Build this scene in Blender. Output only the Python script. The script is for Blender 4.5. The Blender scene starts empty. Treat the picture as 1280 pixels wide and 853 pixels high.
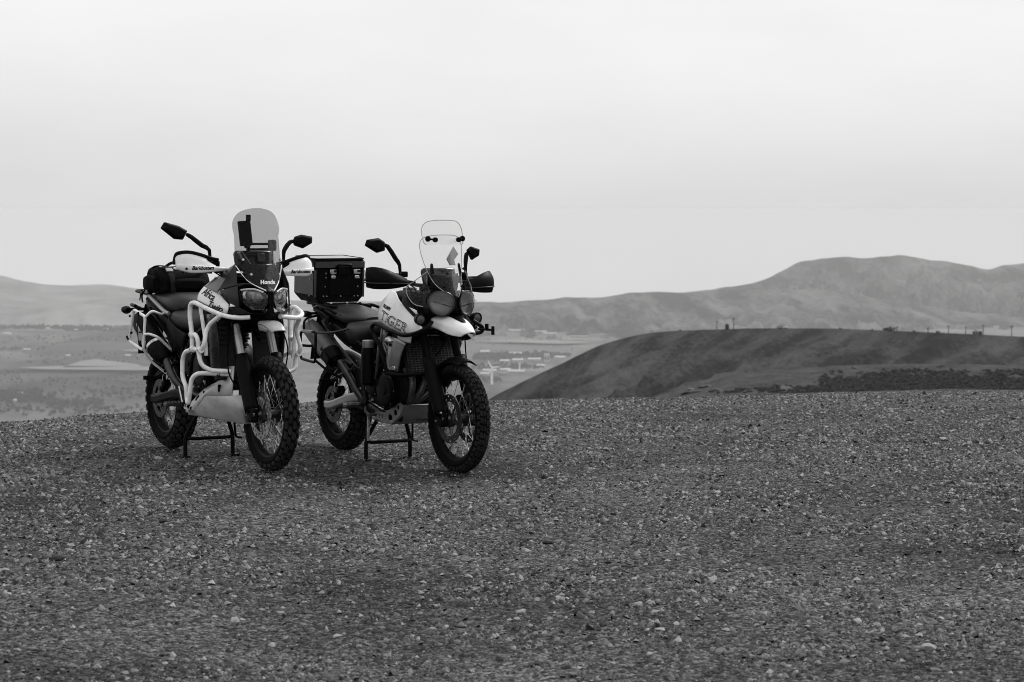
import bpy, bmesh, math, random
import numpy as np
from mathutils import Vector, Matrix, noise as mnoise

R = math.radians
random.seed(7); RNG = np.random.default_rng(7)
scn = bpy.context.scene
COL = scn.collection

# ------------------------------------------------------------------ camera
EYE = 1.6
PITCH = 0.05438
FPX = 3022.0                       # focal length in photograph pixels (85 mm)
cd = bpy.data.cameras.new('camera'); cam = bpy.data.objects.new('camera', cd); COL.objects.link(cam)
cam.location = (0, 0, EYE); cam.rotation_euler = (math.pi/2 - PITCH, 0, 0)
cd.lens = 85.0; cd.sensor_width = 36.0; cd.clip_start = 0.1; cd.clip_end = 60000
cd.dof.use_dof = True; cd.dof.focus_distance = 15.0; cd.dof.aperture_fstop = 7.0
scn.camera = cam

# ------------------------------------------------------------------ sky
SUN_EL, SUN_AZ = 43.0, 40.0       # azimuth from +Y, positive = towards +X
w = bpy.data.worlds.new('World'); scn.world = w; w.use_nodes = True
nt = w.node_tree; nt.nodes.clear()
def N(tree, t, **kw):
    n = tree.nodes.new(t)
    for k, v in kw.items(): setattr(n, k, v)
    return n
out = N(nt, 'ShaderNodeOutputWorld'); bg = N(nt, 'ShaderNodeBackground'); bg.inputs[1].default_value = 0.1
sky = N(nt, 'ShaderNodeTexSky', sky_type='NISHITA', sun_disc=False)
sky.sun_elevation = R(SUN_EL); sky.sun_rotation = R(SUN_AZ); sky.dust_density = 4.0
bw = N(nt, 'ShaderNodeRGBToBW'); nt.links.new(sky.outputs[0], bw.inputs[0])
tc = N(nt, 'ShaderNodeTexCoord'); sep = N(nt, 'ShaderNodeSeparateXYZ'); nt.links.new(tc.outputs['Generated'], sep.inputs[0])
ramp = N(nt, 'ShaderNodeValToRGB'); nt.links.new(sep.outputs[2], ramp.inputs[0])
el = ramp.color_ramp.elements
SKYV = [(0.0, .600), (.008, .608), (.022, .640), (.045, .695), (.07, .735), (.10, .755), (.30, .78), (1.0, .80)]
ramp.color_ramp.interpolation = 'B_SPLINE'
while len(el) < len(SKYV): el.new(.5)
for e, (p, v) in zip(el, SKYV): e.position = p; e.color = (v, v, v, 1)
nz = N(nt, 'ShaderNodeTexNoise'); nz.inputs['Scale'].default_value = 5.0; nz.inputs['Detail'].default_value = 5.0; nz.inputs['Roughness'].default_value = .55
mp = N(nt, 'ShaderNodeMapping'); mp.inputs['Scale'].default_value = (1, 1, 3.2); nt.links.new(tc.outputs['Generated'], mp.inputs[0]); nt.links.new(mp.outputs[0], nz.inputs['Vector'])
mr = N(nt, 'ShaderNodeMapRange'); mr.inputs[1].default_value = .3; mr.inputs[2].default_value = .7; mr.inputs[3].default_value = .945; mr.inputs[4].default_value = 1.04
nt.links.new(nz.outputs[0], mr.inputs[0])
m1 = N(nt, 'ShaderNodeMath', operation='MULTIPLY'); nt.links.new(ramp.outputs[0], m1.inputs[0]); nt.links.new(mr.outputs[0], m1.inputs[1])
m2 = N(nt, 'ShaderNodeMath', operation='MULTIPLY'); nt.links.new(m1.outputs[0], m2.inputs[0]); m2.inputs[1].default_value = 12.65   # cloud deck
m3 = N(nt, 'ShaderNodeMath', operation='MINIMUM'); nt.links.new(bw.outputs[0], m3.inputs[0]); m3.inputs[1].default_value = 8.0
mx = N(nt, 'ShaderNodeMix', data_type='FLOAT'); mx.inputs[0].default_value = .93
nt.links.new(m3.outputs[0], mx.inputs[2]); nt.links.new(m2.outputs[0], mx.inputs[3])
nt.links.new(mx.outputs[0], bg.inputs[0]); nt.links.new(bg.outputs[0], out.inputs[0])

sl = bpy.data.lights.new('sun', 'SUN'); sl.energy = 2.6; sl.angle = R(12); sl.color = (1, .99, .98)
so = bpy.data.objects.new('sun', sl); COL.objects.link(so)
sd = Vector((math.sin(R(SUN_AZ))*math.cos(R(SUN_EL)), math.cos(R(SUN_AZ))*math.cos(R(SUN_EL)), math.sin(R(SUN_EL))))
so.rotation_euler = sd.to_track_quat('Z', 'Y').to_euler(); so.location = sd*40

scn.view_settings.view_transform = 'Standard'; scn.view_settings.look = 'None'
scn.view_settings.exposure = 0.0; scn.view_settings.gamma = 1.0; scn.view_settings.use_curve_mapping = False
scn.render.engine = 'CYCLES'
scn.cycles.filter_width = 0.95
scn.cycles.use_denoising = True; scn.cycles.denoising_prefilter = 'ACCURATE'; scn.cycles.denoising_input_passes = 'RGB_ALBEDO_NORMAL'
scn.cycles.sample_clamp_direct = 3.0; scn.cycles.sample_clamp_indirect = 1.5
scn.cycles.max_bounces = 6; scn.cycles.transparent_max_bounces = 12; scn.cycles.volume_bounces = 0
scn.cycles.caustics_reflective = False; scn.cycles.caustics_refractive = False

# ------------------------------------------------------------------ materials (a black and white photograph: neutral greys)
MATS = {}
def g(v): return (v, v, v, 1)
def mat(name, v, rough=.5, metal=0., var=.0, vscale=8., bump=0., bscale=60., coat=0., rvar=0., detail=6., spec=.07):
    m = bpy.data.materials.new(name); m.use_nodes = True; t = m.node_tree
    b = t.nodes['Principled BSDF']; b.inputs['Base Color'].default_value = g(v)
    b.inputs['Roughness'].default_value = rough; b.inputs['Metallic'].default_value = metal
    b.inputs['Specular IOR Level'].default_value = .5 if v > .05 else spec
    b.inputs['Coat Weight'].default_value = coat; b.inputs['Coat Roughness'].default_value = .12
    c = N(t, 'ShaderNodeTexCoord')
    if var or rvar:
        n = N(t, 'ShaderNodeTexNoise'); n.inputs['Scale'].default_value = vscale; n.inputs['Detail'].default_value = detail; n.inputs['Roughness'].default_value = .65
        t.links.new(c.outputs['Object'], n.inputs['Vector'])
        if var:
            r = N(t, 'ShaderNodeMapRange'); r.inputs[1].default_value = .3; r.inputs[2].default_value = .7
            r.inputs[3].default_value = v*(1-var); r.inputs[4].default_value = min(1, v*(1+var))
            t.links.new(n.outputs[0], r.inputs[0]); t.links.new(r.outputs[0], b.inputs['Base Color'])
        if rvar:
            r = N(t, 'ShaderNodeMapRange'); r.inputs[1].default_value = .3; r.inputs[2].default_value = .7
            r.inputs[3].default_value = max(.05, rough-rvar); r.inputs[4].default_value = min(1, rough+rvar)
            t.links.new(n.outputs[0], r.inputs[0]); t.links.new(r.outputs[0], b.inputs['Roughness'])
    if bump:
        n2 = N(t, 'ShaderNodeTexNoise'); n2.inputs['Scale'].default_value = bscale; n2.inputs['Detail'].default_value = 5
        t.links.new(c.outputs['Object'], n2.inputs['Vector'])
        bp = N(t, 'ShaderNodeBump'); bp.inputs['Strength'].default_value = bump; bp.inputs['Distance'].default_value = .004
        t.links.new(n2.outputs[0], bp.inputs['Height']); t.links.new(bp.outputs[0], b.inputs['Normal'])
    MATS[name] = m; return m
mat('black_plastic', .0028, .5, var=.5, vscale=14, rvar=.12, bump=.15, bscale=500)
mat('gloss_black', .005, .22, var=.4, vscale=9, rvar=.1, coat=.1, spec=.4)
mat('black_metal', .003, .42, .0, var=.5, vscale=18, rvar=.12)
mat('engine_metal', .008, .5, .3, var=.6, vscale=22, rvar=.15, bump=.1, bscale=180)
mat('rubber', .0032, .8, var=.5, vscale=20, rvar=.1, bump=.15, bscale=200)
mat('tread_rubber', .022, .85, var=.55, vscale=16, bump=.2, bscale=160)
mat('dark_paint', .010, .36, .0, var=.25, vscale=7, rvar=.06, coat=.04, spec=.28)
mat('white_paint', .77, .32, var=.08, vscale=9, rvar=.08, coat=.3)
mat('white_tube', .83, .34, var=.2, vscale=20, rvar=.1)
mat('white_plastic', .76, .42, var=.08, vscale=14)
mat('grey_paint', .30, .35, .2, var=.15, vscale=10, rvar=.08)
mat('aluminium', .34, .42, .6, var=.22, vscale=14, rvar=.14, bump=.06, bscale=300)
mat('header_steel', .10, .4, .6, var=.3, vscale=20, rvar=.1); mat('can_metal', .085, .42, .4, var=.25, vscale=12, rvar=.1); mat('bright_plate', .46, .5, .35, var=.2, vscale=9, rvar=.12, bump=.06, bscale=250)
mat('brushed_plate', .26, .5, .5, var=.25, vscale=9, rvar=.14, bump=.06, bscale=250)
mat('steel', .5, .28, 1., var=.2, vscale=30, rvar=.1)
mat('dark_steel', .06, .38, .8, var=.3, vscale=25, rvar=.12)
mat('fork_tube', .33, .3, .6, var=.12, vscale=12, rvar=.08)
mat('seat_vinyl', .007, .42, var=.3, vscale=10, rvar=.08, bump=.25, bscale=420, spec=.34)
mat('bag_fabric', .0035, .85, var=.5, vscale=22, bump=.5, bscale=260)
mat('webbing', .012, .8, var=.4, vscale=60)
mat('lamp_reflector', .55, .3, .35, var=.25, vscale=26)
mat('lamp_dark', .035, .25, .5, var=.4, vscale=30)
mat('letter_black', .006, .5); mat('letter_white', .8, .45)
mat('mirror_glass', .5, .05, 1.)
mat('box_black', .003, .45, .2, var=.4, vscale=12, rvar=.1); mat('box_grey', .055, .42, .5, var=.2, vscale=10, rvar=.1)
mat('radiator_core', .02, .5, .3, var=.5, vscale=60)
def clear(name, tint, gl, rough=.04, spec=.06, base=.5):
    m = bpy.data.materials.new(name); m.use_nodes = True; t = m.node_tree; t.nodes.clear()
    o = N(t, 'ShaderNodeOutputMaterial'); tr = N(t, 'ShaderNodeBsdfTransparent'); tr.inputs[0].default_value = g(tint)
    gb = N(t, 'ShaderNodeBsdfGlossy'); gb.inputs[0].default_value = g(.9); gb.inputs['Roughness'].default_value = rough
    fr = N(t, 'ShaderNodeFresnel'); fr.inputs[0].default_value = 1.45
    mm = N(t, 'ShaderNodeMath', operation='MULTIPLY'); mm.inputs[1].default_value = gl
    t.links.new(fr.outputs[0], mm.inputs[0])
    mixs = N(t, 'ShaderNodeMixShader'); t.links.new(mm.outputs[0], mixs.inputs[0]); t.links.new(tr.outputs[0], mixs.inputs[1]); t.links.new(gb.outputs[0], mixs.inputs[2])
    df = N(t, 'ShaderNodeBsdfDiffuse'); df.inputs[0].default_value = g(base)
    mix2 = N(t, 'ShaderNodeMixShader'); mix2.inputs[0].default_value = spec
    t.links.new(mixs.outputs[0], mix2.inputs[1]); t.links.new(df.outputs[0], mix2.inputs[2]); t.links.new(mix2.outputs[0], o.inputs[0])
    MATS[name] = m
clear('clear_screen', .965, .14, spec=.006, base=.6)
clear('screen_edge', .62, .6, spec=.35, base=.85)
clear('smoke_screen', .70, .12, spec=.005, base=.3)
clear('lens', .88, .8, spec=.02)
clear('tinted_lens', .6, .8, spec=.03, base=.3)

# ------------------------------------------------------------------ mesh helpers
def catmull(pts, n, closed=False):
    P = [Vector(p) for p in pts]
    if len(P) < 3 and not closed:
        return [P[0].lerp(P[-1], i/(n-1)) for i in range(n)]
    m = len(P); segs = m if closed else m-1; res = []
    for i in range(n):
        u = i/(n if closed else n-1)*segs; k = min(int(u), segs-1); t = u-k
        if closed: p0, p1, p2, p3 = P[(k-1) % m], P[k % m], P[(k+1) % m], P[(k+2) % m]
        else: p0, p1, p2, p3 = P[max(k-1, 0)], P[k], P[k+1], P[min(k+2, m-1)]
        res.append(.5*((2*p1)+(p2-p0)*t+(2*p0-5*p1+4*p2-p3)*t*t+(3*p1-p0-3*p2+p3)*t**3))
    return res
def fillet(pts, rad, n=5, closed=False):
    """polyline with its corners rounded, as bent tube is"""
    P = [Vector(p) for p in pts]; m = len(P); res = []
    for i in range(m):
        if not closed and i in (0, m-1): res.append(P[i]); continue
        a, b, c = P[i-1], P[i], P[(i+1) % m]
        d1 = (a-b); d2 = (c-b); r = min(rad, d1.length*.45, d2.length*.45)
        s, e = b+d1.normalized()*r, b+d2.normalized()*r
        for k in range(n+1):
            t = k/n; res.append(s*(1-t)**2+b*2*t*(1-t)+e*t*t)
    return res
class MB:
    def __init__(s): s.v = []; s.f = []; s.mi = []; s.cur = 0
    def face(s, f): s.f.append(tuple(f)); s.mi.append(s.cur)
    def ring(s, pts): k = len(s.v); s.v += [tuple(p) for p in pts]; return list(range(k, k+len(pts)))
    def bridge(s, a, b, closed=True):
        n = len(a)
        for i in range(n if closed else n-1): j = (i+1) % n; s.face((a[i], a[j], b[j], b[i]))
    def tube(s, pts, r, seg=8, closed=False, cap=True, flat=1.0):
        P = [Vector(p) for p in pts]; n = len(P); rr = r if isinstance(r, (list, tuple)) else [r]*n
        if len(rr) != n: rr = [rr[0]+(rr[-1]-rr[0])*i/(n-1) for i in range(n)]
        T = []
        for i in range(n):
            a = P[i-1] if (i or closed) else P[i]; b = P[(i+1) % n] if (i < n-1 or closed) else P[i]
            t = (b-a); T.append(t.normalized() if t.length > 1e-9 else Vector((1, 0, 0)))
        up = Vector((0, 0, 1)) if abs(T[0].z) < .9 else Vector((1, 0, 0))
        nrm = (up-T[0]*up.dot(T[0])).normalized(); rings = []
        for i in range(n):
            nrm = (nrm-T[i]*nrm.dot(T[i])); nrm = nrm.normalized() if nrm.length > 1e-9 else T[i].orthogonal().normalized()
            bn = T[i].cross(nrm)
            rings.append(s.ring([P[i]+nrm*(math.cos(2*math.pi*k/seg)*rr[i])+bn*(math.sin(2*math.pi*k/seg)*rr[i]*flat) for k in range(seg)]))
        for a, b in zip(rings, rings[1:]): s.bridge(a, b)
        if closed: s.bridge(rings[-1], rings[0])
        elif cap: s.face(rings[0][::-1]); s.face(rings[-1])
        return s
    def rod(s, pts, r, rad=.03, seg=8, closed=False, n=5): return s.tube(fillet(pts, rad, n, closed), r, seg, closed)
    def cyl(s, a, b, r, r2=None, seg=16): return s.tube([a, b], [r, r if r2 is None else r2], seg)
    def box(s, c, d, rot=None):
        M = rot if rot is not None else Matrix.Identity(3); c = Vector(c); k = len(s.v)
        for x in (-1, 1):
            for y in (-1, 1):
                for z in (-1, 1): s.v.append(tuple(c+M @ Vector((x*d[0]/2, y*d[1]/2, z*d[2]/2))))
        for f in ((0, 1, 3, 2), (4, 6, 7, 5), (0, 4, 5, 1), (2, 3, 7, 6), (0, 2, 6, 4), (1, 5, 7, 3)): s.face([k+i for i in f])
        return s
    def lathe(s, o, axis, prof, seg=32, closed=False, wob=None):
        o = Vector(o); A = Vector(axis).normalized(); u = A.orthogonal().normalized(); v = A.cross(u); rings = []
        for r, h in prof: rings.append(s.ring([o+A*h+(u*math.cos(2*math.pi*k/seg)+v*math.sin(2*math.pi*k/seg))*max(r, 1e-5) for k in range(seg)]))
        for a, b in zip(rings, rings[1:]): s.bridge(a, b)
        if closed: s.bridge(rings[-1], rings[0])
        else: s.face(rings[0][::-1]); s.face(rings[-1])
        return s
    def prism(s, poly, off):
        off = Vector(off); a = s.ring([Vector(p)-off*.5 for p in poly]); b = s.ring([Vector(p)+off*.5 for p in poly])
        s.face(a[::-1]); s.face(b); s.bridge(a, b); return s
    def sheet(s, rails, nu, nv, bulge=None):
        """surface through several rails (each resampled to nu), nv rows across"""
        RR = [catmull(r, nu) for r in rails]; rows = []
        for i in range(nu):
            c = catmull([r[i] for r in RR], nv); rows.append(c)
        ids = [s.ring(r) for r in rows]
        for a, b in zip(ids, ids[1:]): s.bridge(a, b, closed=False)
        return s
    def facets(s, pts, faces):
        k = len(s.v); s.v += [tuple(p) for p in pts]
        for f in faces: s.face([k+i for i in f])
        return s
    def body(s, secs, n=20, m=None, cap=True, axis='x', off=0.):
        """closed loft along x: (x, half width, z bottom, z top, squareness[, y centre])"""
        S = [tuple(q)+(0,)*(6-len(q)) for q in secs]
        if m:
            A = catmull([Vector(q[:3]) for q in S], m); B = catmull([Vector(q[3:6]) for q in S], m); S = [tuple(a)+tuple(b) for a, b in zip(A, B)]
        rings = []
        for x, hw, zb, zt, e, yc in S:
            c = (zb+zt)/2; hh = (zt-zb)/2; e = max(e, 1.2); ring = []
            for k in range(n):
                t = 2*math.pi*k/n; cs, sn = math.cos(t), math.sin(t)
                ring.append((x, yc+hw*math.copysign(abs(cs)**(2/e), cs), c+hh*math.copysign(abs(sn)**(2/e), sn)))
            rings.append(s.ring(ring))
        for a, b in zip(rings, rings[1:]): s.bridge(a, b)
        if cap: s.face(rings[0][::-1]); s.face(rings[-1])
        return s
    def flip(s): s.v = [(x, -y, z) for x, y, z in s.v]; return s
def obj(name, mb, m, parent=None, smooth=True, ang=38, bevel=0., sub=0, solid=0., loc=None, rot=None, segs=2, fixn=True):
    me = bpy.data.meshes.new(name); me.from_pydata(mb.v, [], mb.f)
    ms = m if isinstance(m, (list, tuple)) else [m]
    for k in ms: me.materials.append(MATS[k])
    if len(ms) > 1: me.polygons.foreach_set('material_index', mb.mi)
    if fixn:
        bm = bmesh.new(); bm.from_mesh(me); bmesh.ops.recalc_face_normals(bm, faces=bm.faces); bm.to_mesh(me); bm.free()
    if smooth: me.shade_smooth(); me.set_sharp_from_angle(angle=R(ang))
    o = bpy.data.objects.new(name, me); COL.objects.link(o)
    if parent is not None: o.parent = parent
    if loc is not None: o.location = loc
    if rot is not None: o.rotation_euler = rot
    if solid: md = o.modifiers.new('thickness', 'SOLIDIFY'); md.thickness = solid; md.offset = 0
    if sub: md = o.modifiers.new('sub', 'SUBSURF'); md.levels = sub; md.render_levels = sub
    if bevel: md = o.modifiers.new('bevel', 'BEVEL'); md.width = bevel; md.segments = segs; md.limit_method = 'ANGLE'; md.angle_limit = R(35)
    return o
def tag(o, label, cat, group=None, kind=None):
    o['label'] = label
    if cat: o['category'] = cat
    if group: o['group'] = group
    if kind: o['kind'] = kind
    return o
def empty(name, loc, rz=0.):
    o = bpy.data.objects.new(name, None); COL.objects.link(o); o.location = loc; o.rotation_euler = (0, 0, rz); o.empty_display_size = .2; return o
def lettering(name, text, m, parent, o, u, v, size, shear=.25, offset=0., target=None, space=1.0, width=None, axis=None, lift=.002):
    """raised lettering: baseline starts at o, runs along u, capitals rise along v"""
    cu = bpy.data.curves.new(name, 'FONT'); cu.body = text; cu.size = size; cu.shear = shear; cu.offset = offset; cu.space_character = space
    cu.extrude = .0006; cu.resolution_u = 3
    t = bpy.data.objects.new(name, cu); me = bpy.data.meshes.new_from_object(t); bpy.data.objects.remove(t)
    u = Vector(u).normalized(); v = Vector(v); v = (v-u*v.dot(u)).normalized(); n = u.cross(v)
    M = Matrix((u, v, n)).transposed()
    k = 1.0
    if width:
        xs = [q.co.x for q in me.vertices]; k = width/(max(xs)-min(xs))
    for q in me.vertices: q.co = Vector(o)+M @ Vector((q.co.x*k, q.co.y, q.co.z))
    me.materials.clear(); me.materials.append(MATS[m])
    ob = bpy.data.objects.new(name, me); COL.objects.link(ob); ob.parent = parent
    if target:
        md = ob.modifiers.new('wrap', 'SHRINKWRAP'); md.target = target; md.wrap_method = 'PROJECT'; md.wrap_mode = 'ABOVE_SURFACE'; md.offset = lift
        md.use_project_x = axis == 'x'; md.use_project_y = axis != 'x'; md.use_positive_direction = True; md.use_negative_direction = True
    return ob
def at(px, py, Y):
    """a point at depth Y on the ground side of the valley, from a bearing and a depression angle"""
    sy, cy = math.sin(PITCH), math.cos(PITCH); a = (px-640)/FPX; b = (426.5-py)/FPX
    d = Vector((a, cy+b*sy, -sy+b*cy)); return Vector((0, 0, EYE))+d*(Y/d.y)

# ------------------------------------------------------------------ noise for terrain
_perm = RNG.permutation(512); _perm = np.concatenate([_perm, _perm, _perm]); _ga = RNG.random(512)*2*np.pi
def vnoise(x, y):
    xi = np.floor(x).astype(int); yi = np.floor(y).astype(int); xf = x-xi; yf = y-yi
    def gr(ix, iy, dx, dy):
        h = _perm[(_perm[ix % 512]+iy) % 512] % 512; a = _ga[h]; return np.cos(a)*dx+np.sin(a)*dy
    u = xf*xf*xf*(xf*(xf*6-15)+10); v = yf*yf*yf*(yf*(yf*6-15)+10)
    a = gr(xi, yi, xf, yf); b = gr(xi+1, yi, xf-1, yf); c = gr(xi, yi+1, xf, yf-1); d = gr(xi+1, yi+1, xf-1, yf-1)
    return (a*(1-u)+b*u)*(1-v)+(c*(1-u)+d*u)*v
def fbm(x, y, o=5, gain=.5, ridged=False):
    s = 0; a = 1.
    for k in range(o):
        n = vnoise(x*2**k+17.3*k, y*2**k+9.1*k); s = s+a*((1-np.abs(n)*2.2) if ridged else n); a *= gain
    return s
def gridmesh(name, X, Y, Z, m, kind='structure', parent=None, attr=None):
    a, b = X.shape; me = bpy.data.meshes.new(name)
    co = np.stack([X, Y, Z], -1).reshape(-1, 3); idx = np.arange(a*b).reshape(a, b)
    q = np.stack([idx[:-1, :-1], idx[:-1, 1:], idx[1:, 1:], idx[1:, :-1]], -1).reshape(-1, 4)
    me.vertices.add(len(co)); me.vertices.foreach_set('co', co.ravel().astype(np.float32))
    me.loops.add(q.size); me.loops.foreach_set('vertex_index', q.ravel().astype(np.int32))
    me.polygons.add(len(q)); me.polygons.foreach_set('loop_start', np.arange(0, q.size, 4, dtype=np.int32)); me.polygons.foreach_set('loop_total', np.full(len(q), 4, dtype=np.int32))
    me.update(); me.validate(); me.shade_smooth()
    me.materials.append(m if not isinstance(m, str) else MATS[m])
    o = bpy.data.objects.new(name, me); COL.objects.link(o)
    if kind: o['kind'] = kind
    if parent: o.parent = parent
    return o
#@@TERRAIN
#@@BIKES
# ------------------------------------------------------------------ ground materials
def ground_mat(name, lo, hi, scales, rough=.92, bump=.6, bdist=.02, rng=(.36, .64), turn=0.):
    """mottled earth: layered noise between two albedos, relief in the normal"""
    m = bpy.data.materials.new(name); m.use_nodes = True; t = m.node_tree; b = t.nodes['Principled BSDF']
    b.inputs['Roughness'].default_value = rough; b.inputs['Specular IOR Level'].default_value = .04
    c = N(t, 'ShaderNodeTexCoord'); prev = None
    for sc, wgt, stretch in scales:
        mpn = N(t, 'ShaderNodeMapping', vector_type='TEXTURE'); mpn.inputs['Scale'].default_value = tuple(1/q for q in stretch); mpn.inputs['Rotation'].default_value = (0, 0, turn); t.links.new(c.outputs['Object'], mpn.inputs[0])
        n = N(t, 'ShaderNodeTexNoise'); n.inputs['Scale'].default_value = sc; n.inputs['Detail'].default_value = 8; n.inputs['Roughness'].default_value = .62
        t.links.new(mpn.outputs[0], n.inputs['Vector'])
        k = N(t, 'ShaderNodeMath', operation='MULTIPLY'); k.inputs[1].default_value = wgt; t.links.new(n.outputs[0], k.inputs[0])
        if prev is None: prev = k
        else:
            a = N(t, 'ShaderNodeMath', operation='ADD'); t.links.new(prev.outputs[0], a.inputs[0]); t.links.new(k.outputs[0], a.inputs[1]); prev = a
    r = N(t, 'ShaderNodeMapRange'); r.inputs[1].default_value = rng[0]; r.inputs[2].default_value = rng[1]; r.inputs[3].default_value = lo; r.inputs[4].default_value = hi
    t.links.new(prev.outputs[0], r.inputs[0]); t.links.new(r.outputs[0], b.inputs['Base Color'])
    bp = N(t, 'ShaderNodeBump'); bp.inputs['Strength'].default_value = bump; bp.inputs['Distance'].default_value = bdist
    t.links.new(prev.outputs[0], bp.inputs['Height']); t.links.new(bp.outputs[0], b.inputs['Normal'])
    MATS[name] = m; return m
one = (1, 1, 1)
def gravel_mat():
    # packed gravel: cells of two sizes, each grain its own grey, grooves between grains
    m = bpy.data.materials.new('gravel_ground'); m.use_nodes = True; t = m.node_tree; b = t.nodes['Principled BSDF']; b.inputs['Roughness'].default_value = .92; b.inputs['Specular IOR Level'].default_value = .04
    c = N(t, 'ShaderNodeTexCoord'); fac = None; hgt = None
    def math_(op, a, bb):
        k = N(t, 'ShaderNodeMath', operation=op)
        for i_, q in enumerate((a, bb)):
            if isinstance(q, (int, float)): k.inputs[i_].default_value = q
            else: t.links.new(q, k.inputs[i_])
        return k.outputs[0]
    cols = []; hs = []
    for sc in (48, 105):
        wv = N(t, 'ShaderNodeTexNoise'); wv.inputs['Scale'].default_value = sc*.6; t.links.new(c.outputs['Object'], wv.inputs['Vector'])
        mixv = N(t, 'ShaderNodeVectorMath', operation='MULTIPLY_ADD'); t.links.new(wv.outputs['Color'], mixv.inputs[0]); mixv.inputs[1].default_value = (.012,)*3; t.links.new(c.outputs['Object'], mixv.inputs[2])
        v = N(t, 'ShaderNodeTexVoronoi'); v.inputs['Scale'].default_value = sc; t.links.new(mixv.outputs[0], v.inputs['Vector'])
        bwn = N(t, 'ShaderNodeRGBToBW'); t.links.new(v.outputs['Color'], bwn.inputs[0]); cols.append(bwn.outputs[0]); hs.append(v.outputs['Distance'])
    n = N(t, 'ShaderNodeTexNoise'); n.inputs['Scale'].default_value = .55; n.inputs['Detail'].default_value = 7; n.inputs['Roughness'].default_value = .6; t.links.new(c.outputs['Object'], n.inputs['Vector'])
    patch = N(t, 'ShaderNodeMapRange'); patch.inputs[1].default_value = .32; patch.inputs[2].default_value = .68; patch.inputs[3].default_value = .42; patch.inputs[4].default_value = 1.5; t.links.new(n.outputs[0], patch.inputs[0])
    mix = math_('ADD', math_('MULTIPLY', cols[0], .5), math_('MULTIPLY', cols[1], .5)); pw = math_('POWER', mix, 3.0)
    colr = math_('MULTIPLY', math_('ADD', math_('MULTIPLY', pw, .40), .009), patch.outputs[0]); t.links.new(colr, b.inputs['Base Color'])
    bp = N(t, 'ShaderNodeBump'); bp.invert = True; bp.inputs['Strength'].default_value = 1.; bp.inputs['Distance'].default_value = .012; t.links.new(math_('ADD', hs[0], math_('MULTIPLY', hs[1], .5)), bp.inputs['Height']); t.links.new(bp.outputs[0], b.inputs['Normal'])
    MATS['gravel_ground'] = m
gravel_mat()
ground_mat('hill_grass', .003, .056, [(.007, .16, (1, .4, 1)), (.06, .58, (1, .09, 1)), (.6, .26, (1, .4, 1))], bump=1., bdist=1.6, rng=(.44, .58), turn=-.33)  # streaks along the spurs paint gully light and shade into the grass colour
ground_mat('ridge_grass', .018, .082, [(.02, .25, (1, .5, 1)), (.2, .33, one), (1.6, .42, one)], bump=1., bdist=.7, rng=(.39, .61))
ground_mat('mountain_grass', .002, .120, [(.0018, .30, one), (.0065, .48, (1, .35, 1)), (.03, .22, one)], bump=1., bdist=60, rng=(.455, .56), turn=.25)  # light and dark mottling painted in for relief shading the sun hardly gives
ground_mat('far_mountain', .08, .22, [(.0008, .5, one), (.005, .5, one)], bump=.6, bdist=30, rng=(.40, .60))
def valley_mat():
    m = ground_mat('valley', .008, .125, [(.0009, .4, (1, .45, 1)), (.006, .35, (1, .6, 1)), (.05, .25, one)], bump=.2, bdist=2, rng=(.40, .60))
    t = m.node_tree; b = t.nodes['Principled BSDF']; src = b.inputs['Base Color'].links[0].from_socket
    c = N(t, 'ShaderNodeTexCoord'); mpn = N(t, 'ShaderNodeMapping'); mpn.inputs['Scale'].default_value = (1, .38, 1); mpn.inputs['Rotation'].default_value = (0, 0, .16)
    t.links.new(c.outputs['Object'], mpn.inputs[0])
    v = N(t, 'ShaderNodeTexVoronoi', distance='CHEBYCHEV'); v.inputs['Scale'].default_value = .0024; t.links.new(mpn.outputs[0], v.inputs['Vector'])
    bwn = N(t, 'ShaderNodeRGBToBW'); t.links.new(v.outputs['Color'], bwn.inputs[0])
    r = N(t, 'ShaderNodeMapRange'); r.inputs[3].default_value = .15; r.inputs[4].default_value = 2.0; t.links.new(bwn.outputs[0], r.inputs[0])
    k = N(t, 'ShaderNodeMath', operation='MULTIPLY'); t.links.new(src, k.inputs[0]); t.links.new(r.outputs[0], k.inputs[1]); t.links.new(k.outputs[0], b.inputs['Base Color'])
valley_mat()
mat('pale_field', .13, .95, var=.2, vscale=.01); mat('building_white', .42, .7, var=.12, vscale=.05); mat('building_grey', .25, .7, var=.2, vscale=.05)
mat('roof_pale', .48, .6, var=.15, vscale=.05); mat('window_dark', .03, .2); mat('greenhouse', .45, .4, var=.15, vscale=.02)
mat('tree_leaf', .026, .8, var=.5, vscale=.3); mat('bark', .04, .9, var=.4, vscale=2); mat('shrub_leaf', .022, .85, var=.5, vscale=1.5)
mat('pole_wood', .05, .9, var=.3, vscale=1); mat('car_white', .7, .3, coat=.4); mat('turbine_white', .78, .5); mat('rock', .06, .9, var=.6, vscale=.7, bump=.8, bscale=4)

# ------------------------------------------------------------------ the gravel hilltop
def sstep(t): t = np.clip(t, 0, 1); return t*t*(3-2*t)
def crest_y(x): return np.interp(x, [-40, -4.5, -2.6, -1.5, 0, 2, 4.5, 40], [12.5, 15.7, 17.3, 18.2, 18.9, 19.4, 20.0, 23])+.45*fbm(np.asarray(x, float)*.45+2, np.asarray(x, float)*0, 3)
def gz(x, y, fine=True):
    x = np.asarray(x, float); y = np.asarray(y, float)
    z = -.05*sstep((x+1.75)/.95)+.02*sstep((x-1.5)/3)
    z = z+.012*fbm(x*.55+3, y*.4, 2)
    if fine: z = z+.013*fbm(x*2.1, y*2.1, 3)+.007*fbm(x*6.3+5, y*6.3, 2)
    for d, s in ((y-crest_y(x), 1.), (np.abs(x)-55, 1.), (-y-60, 1.)):
        d = np.maximum(d, 0); z = z-s*np.where(d < 26, d*d/100, 6.76+(d-26)*.52)
    return z
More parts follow.
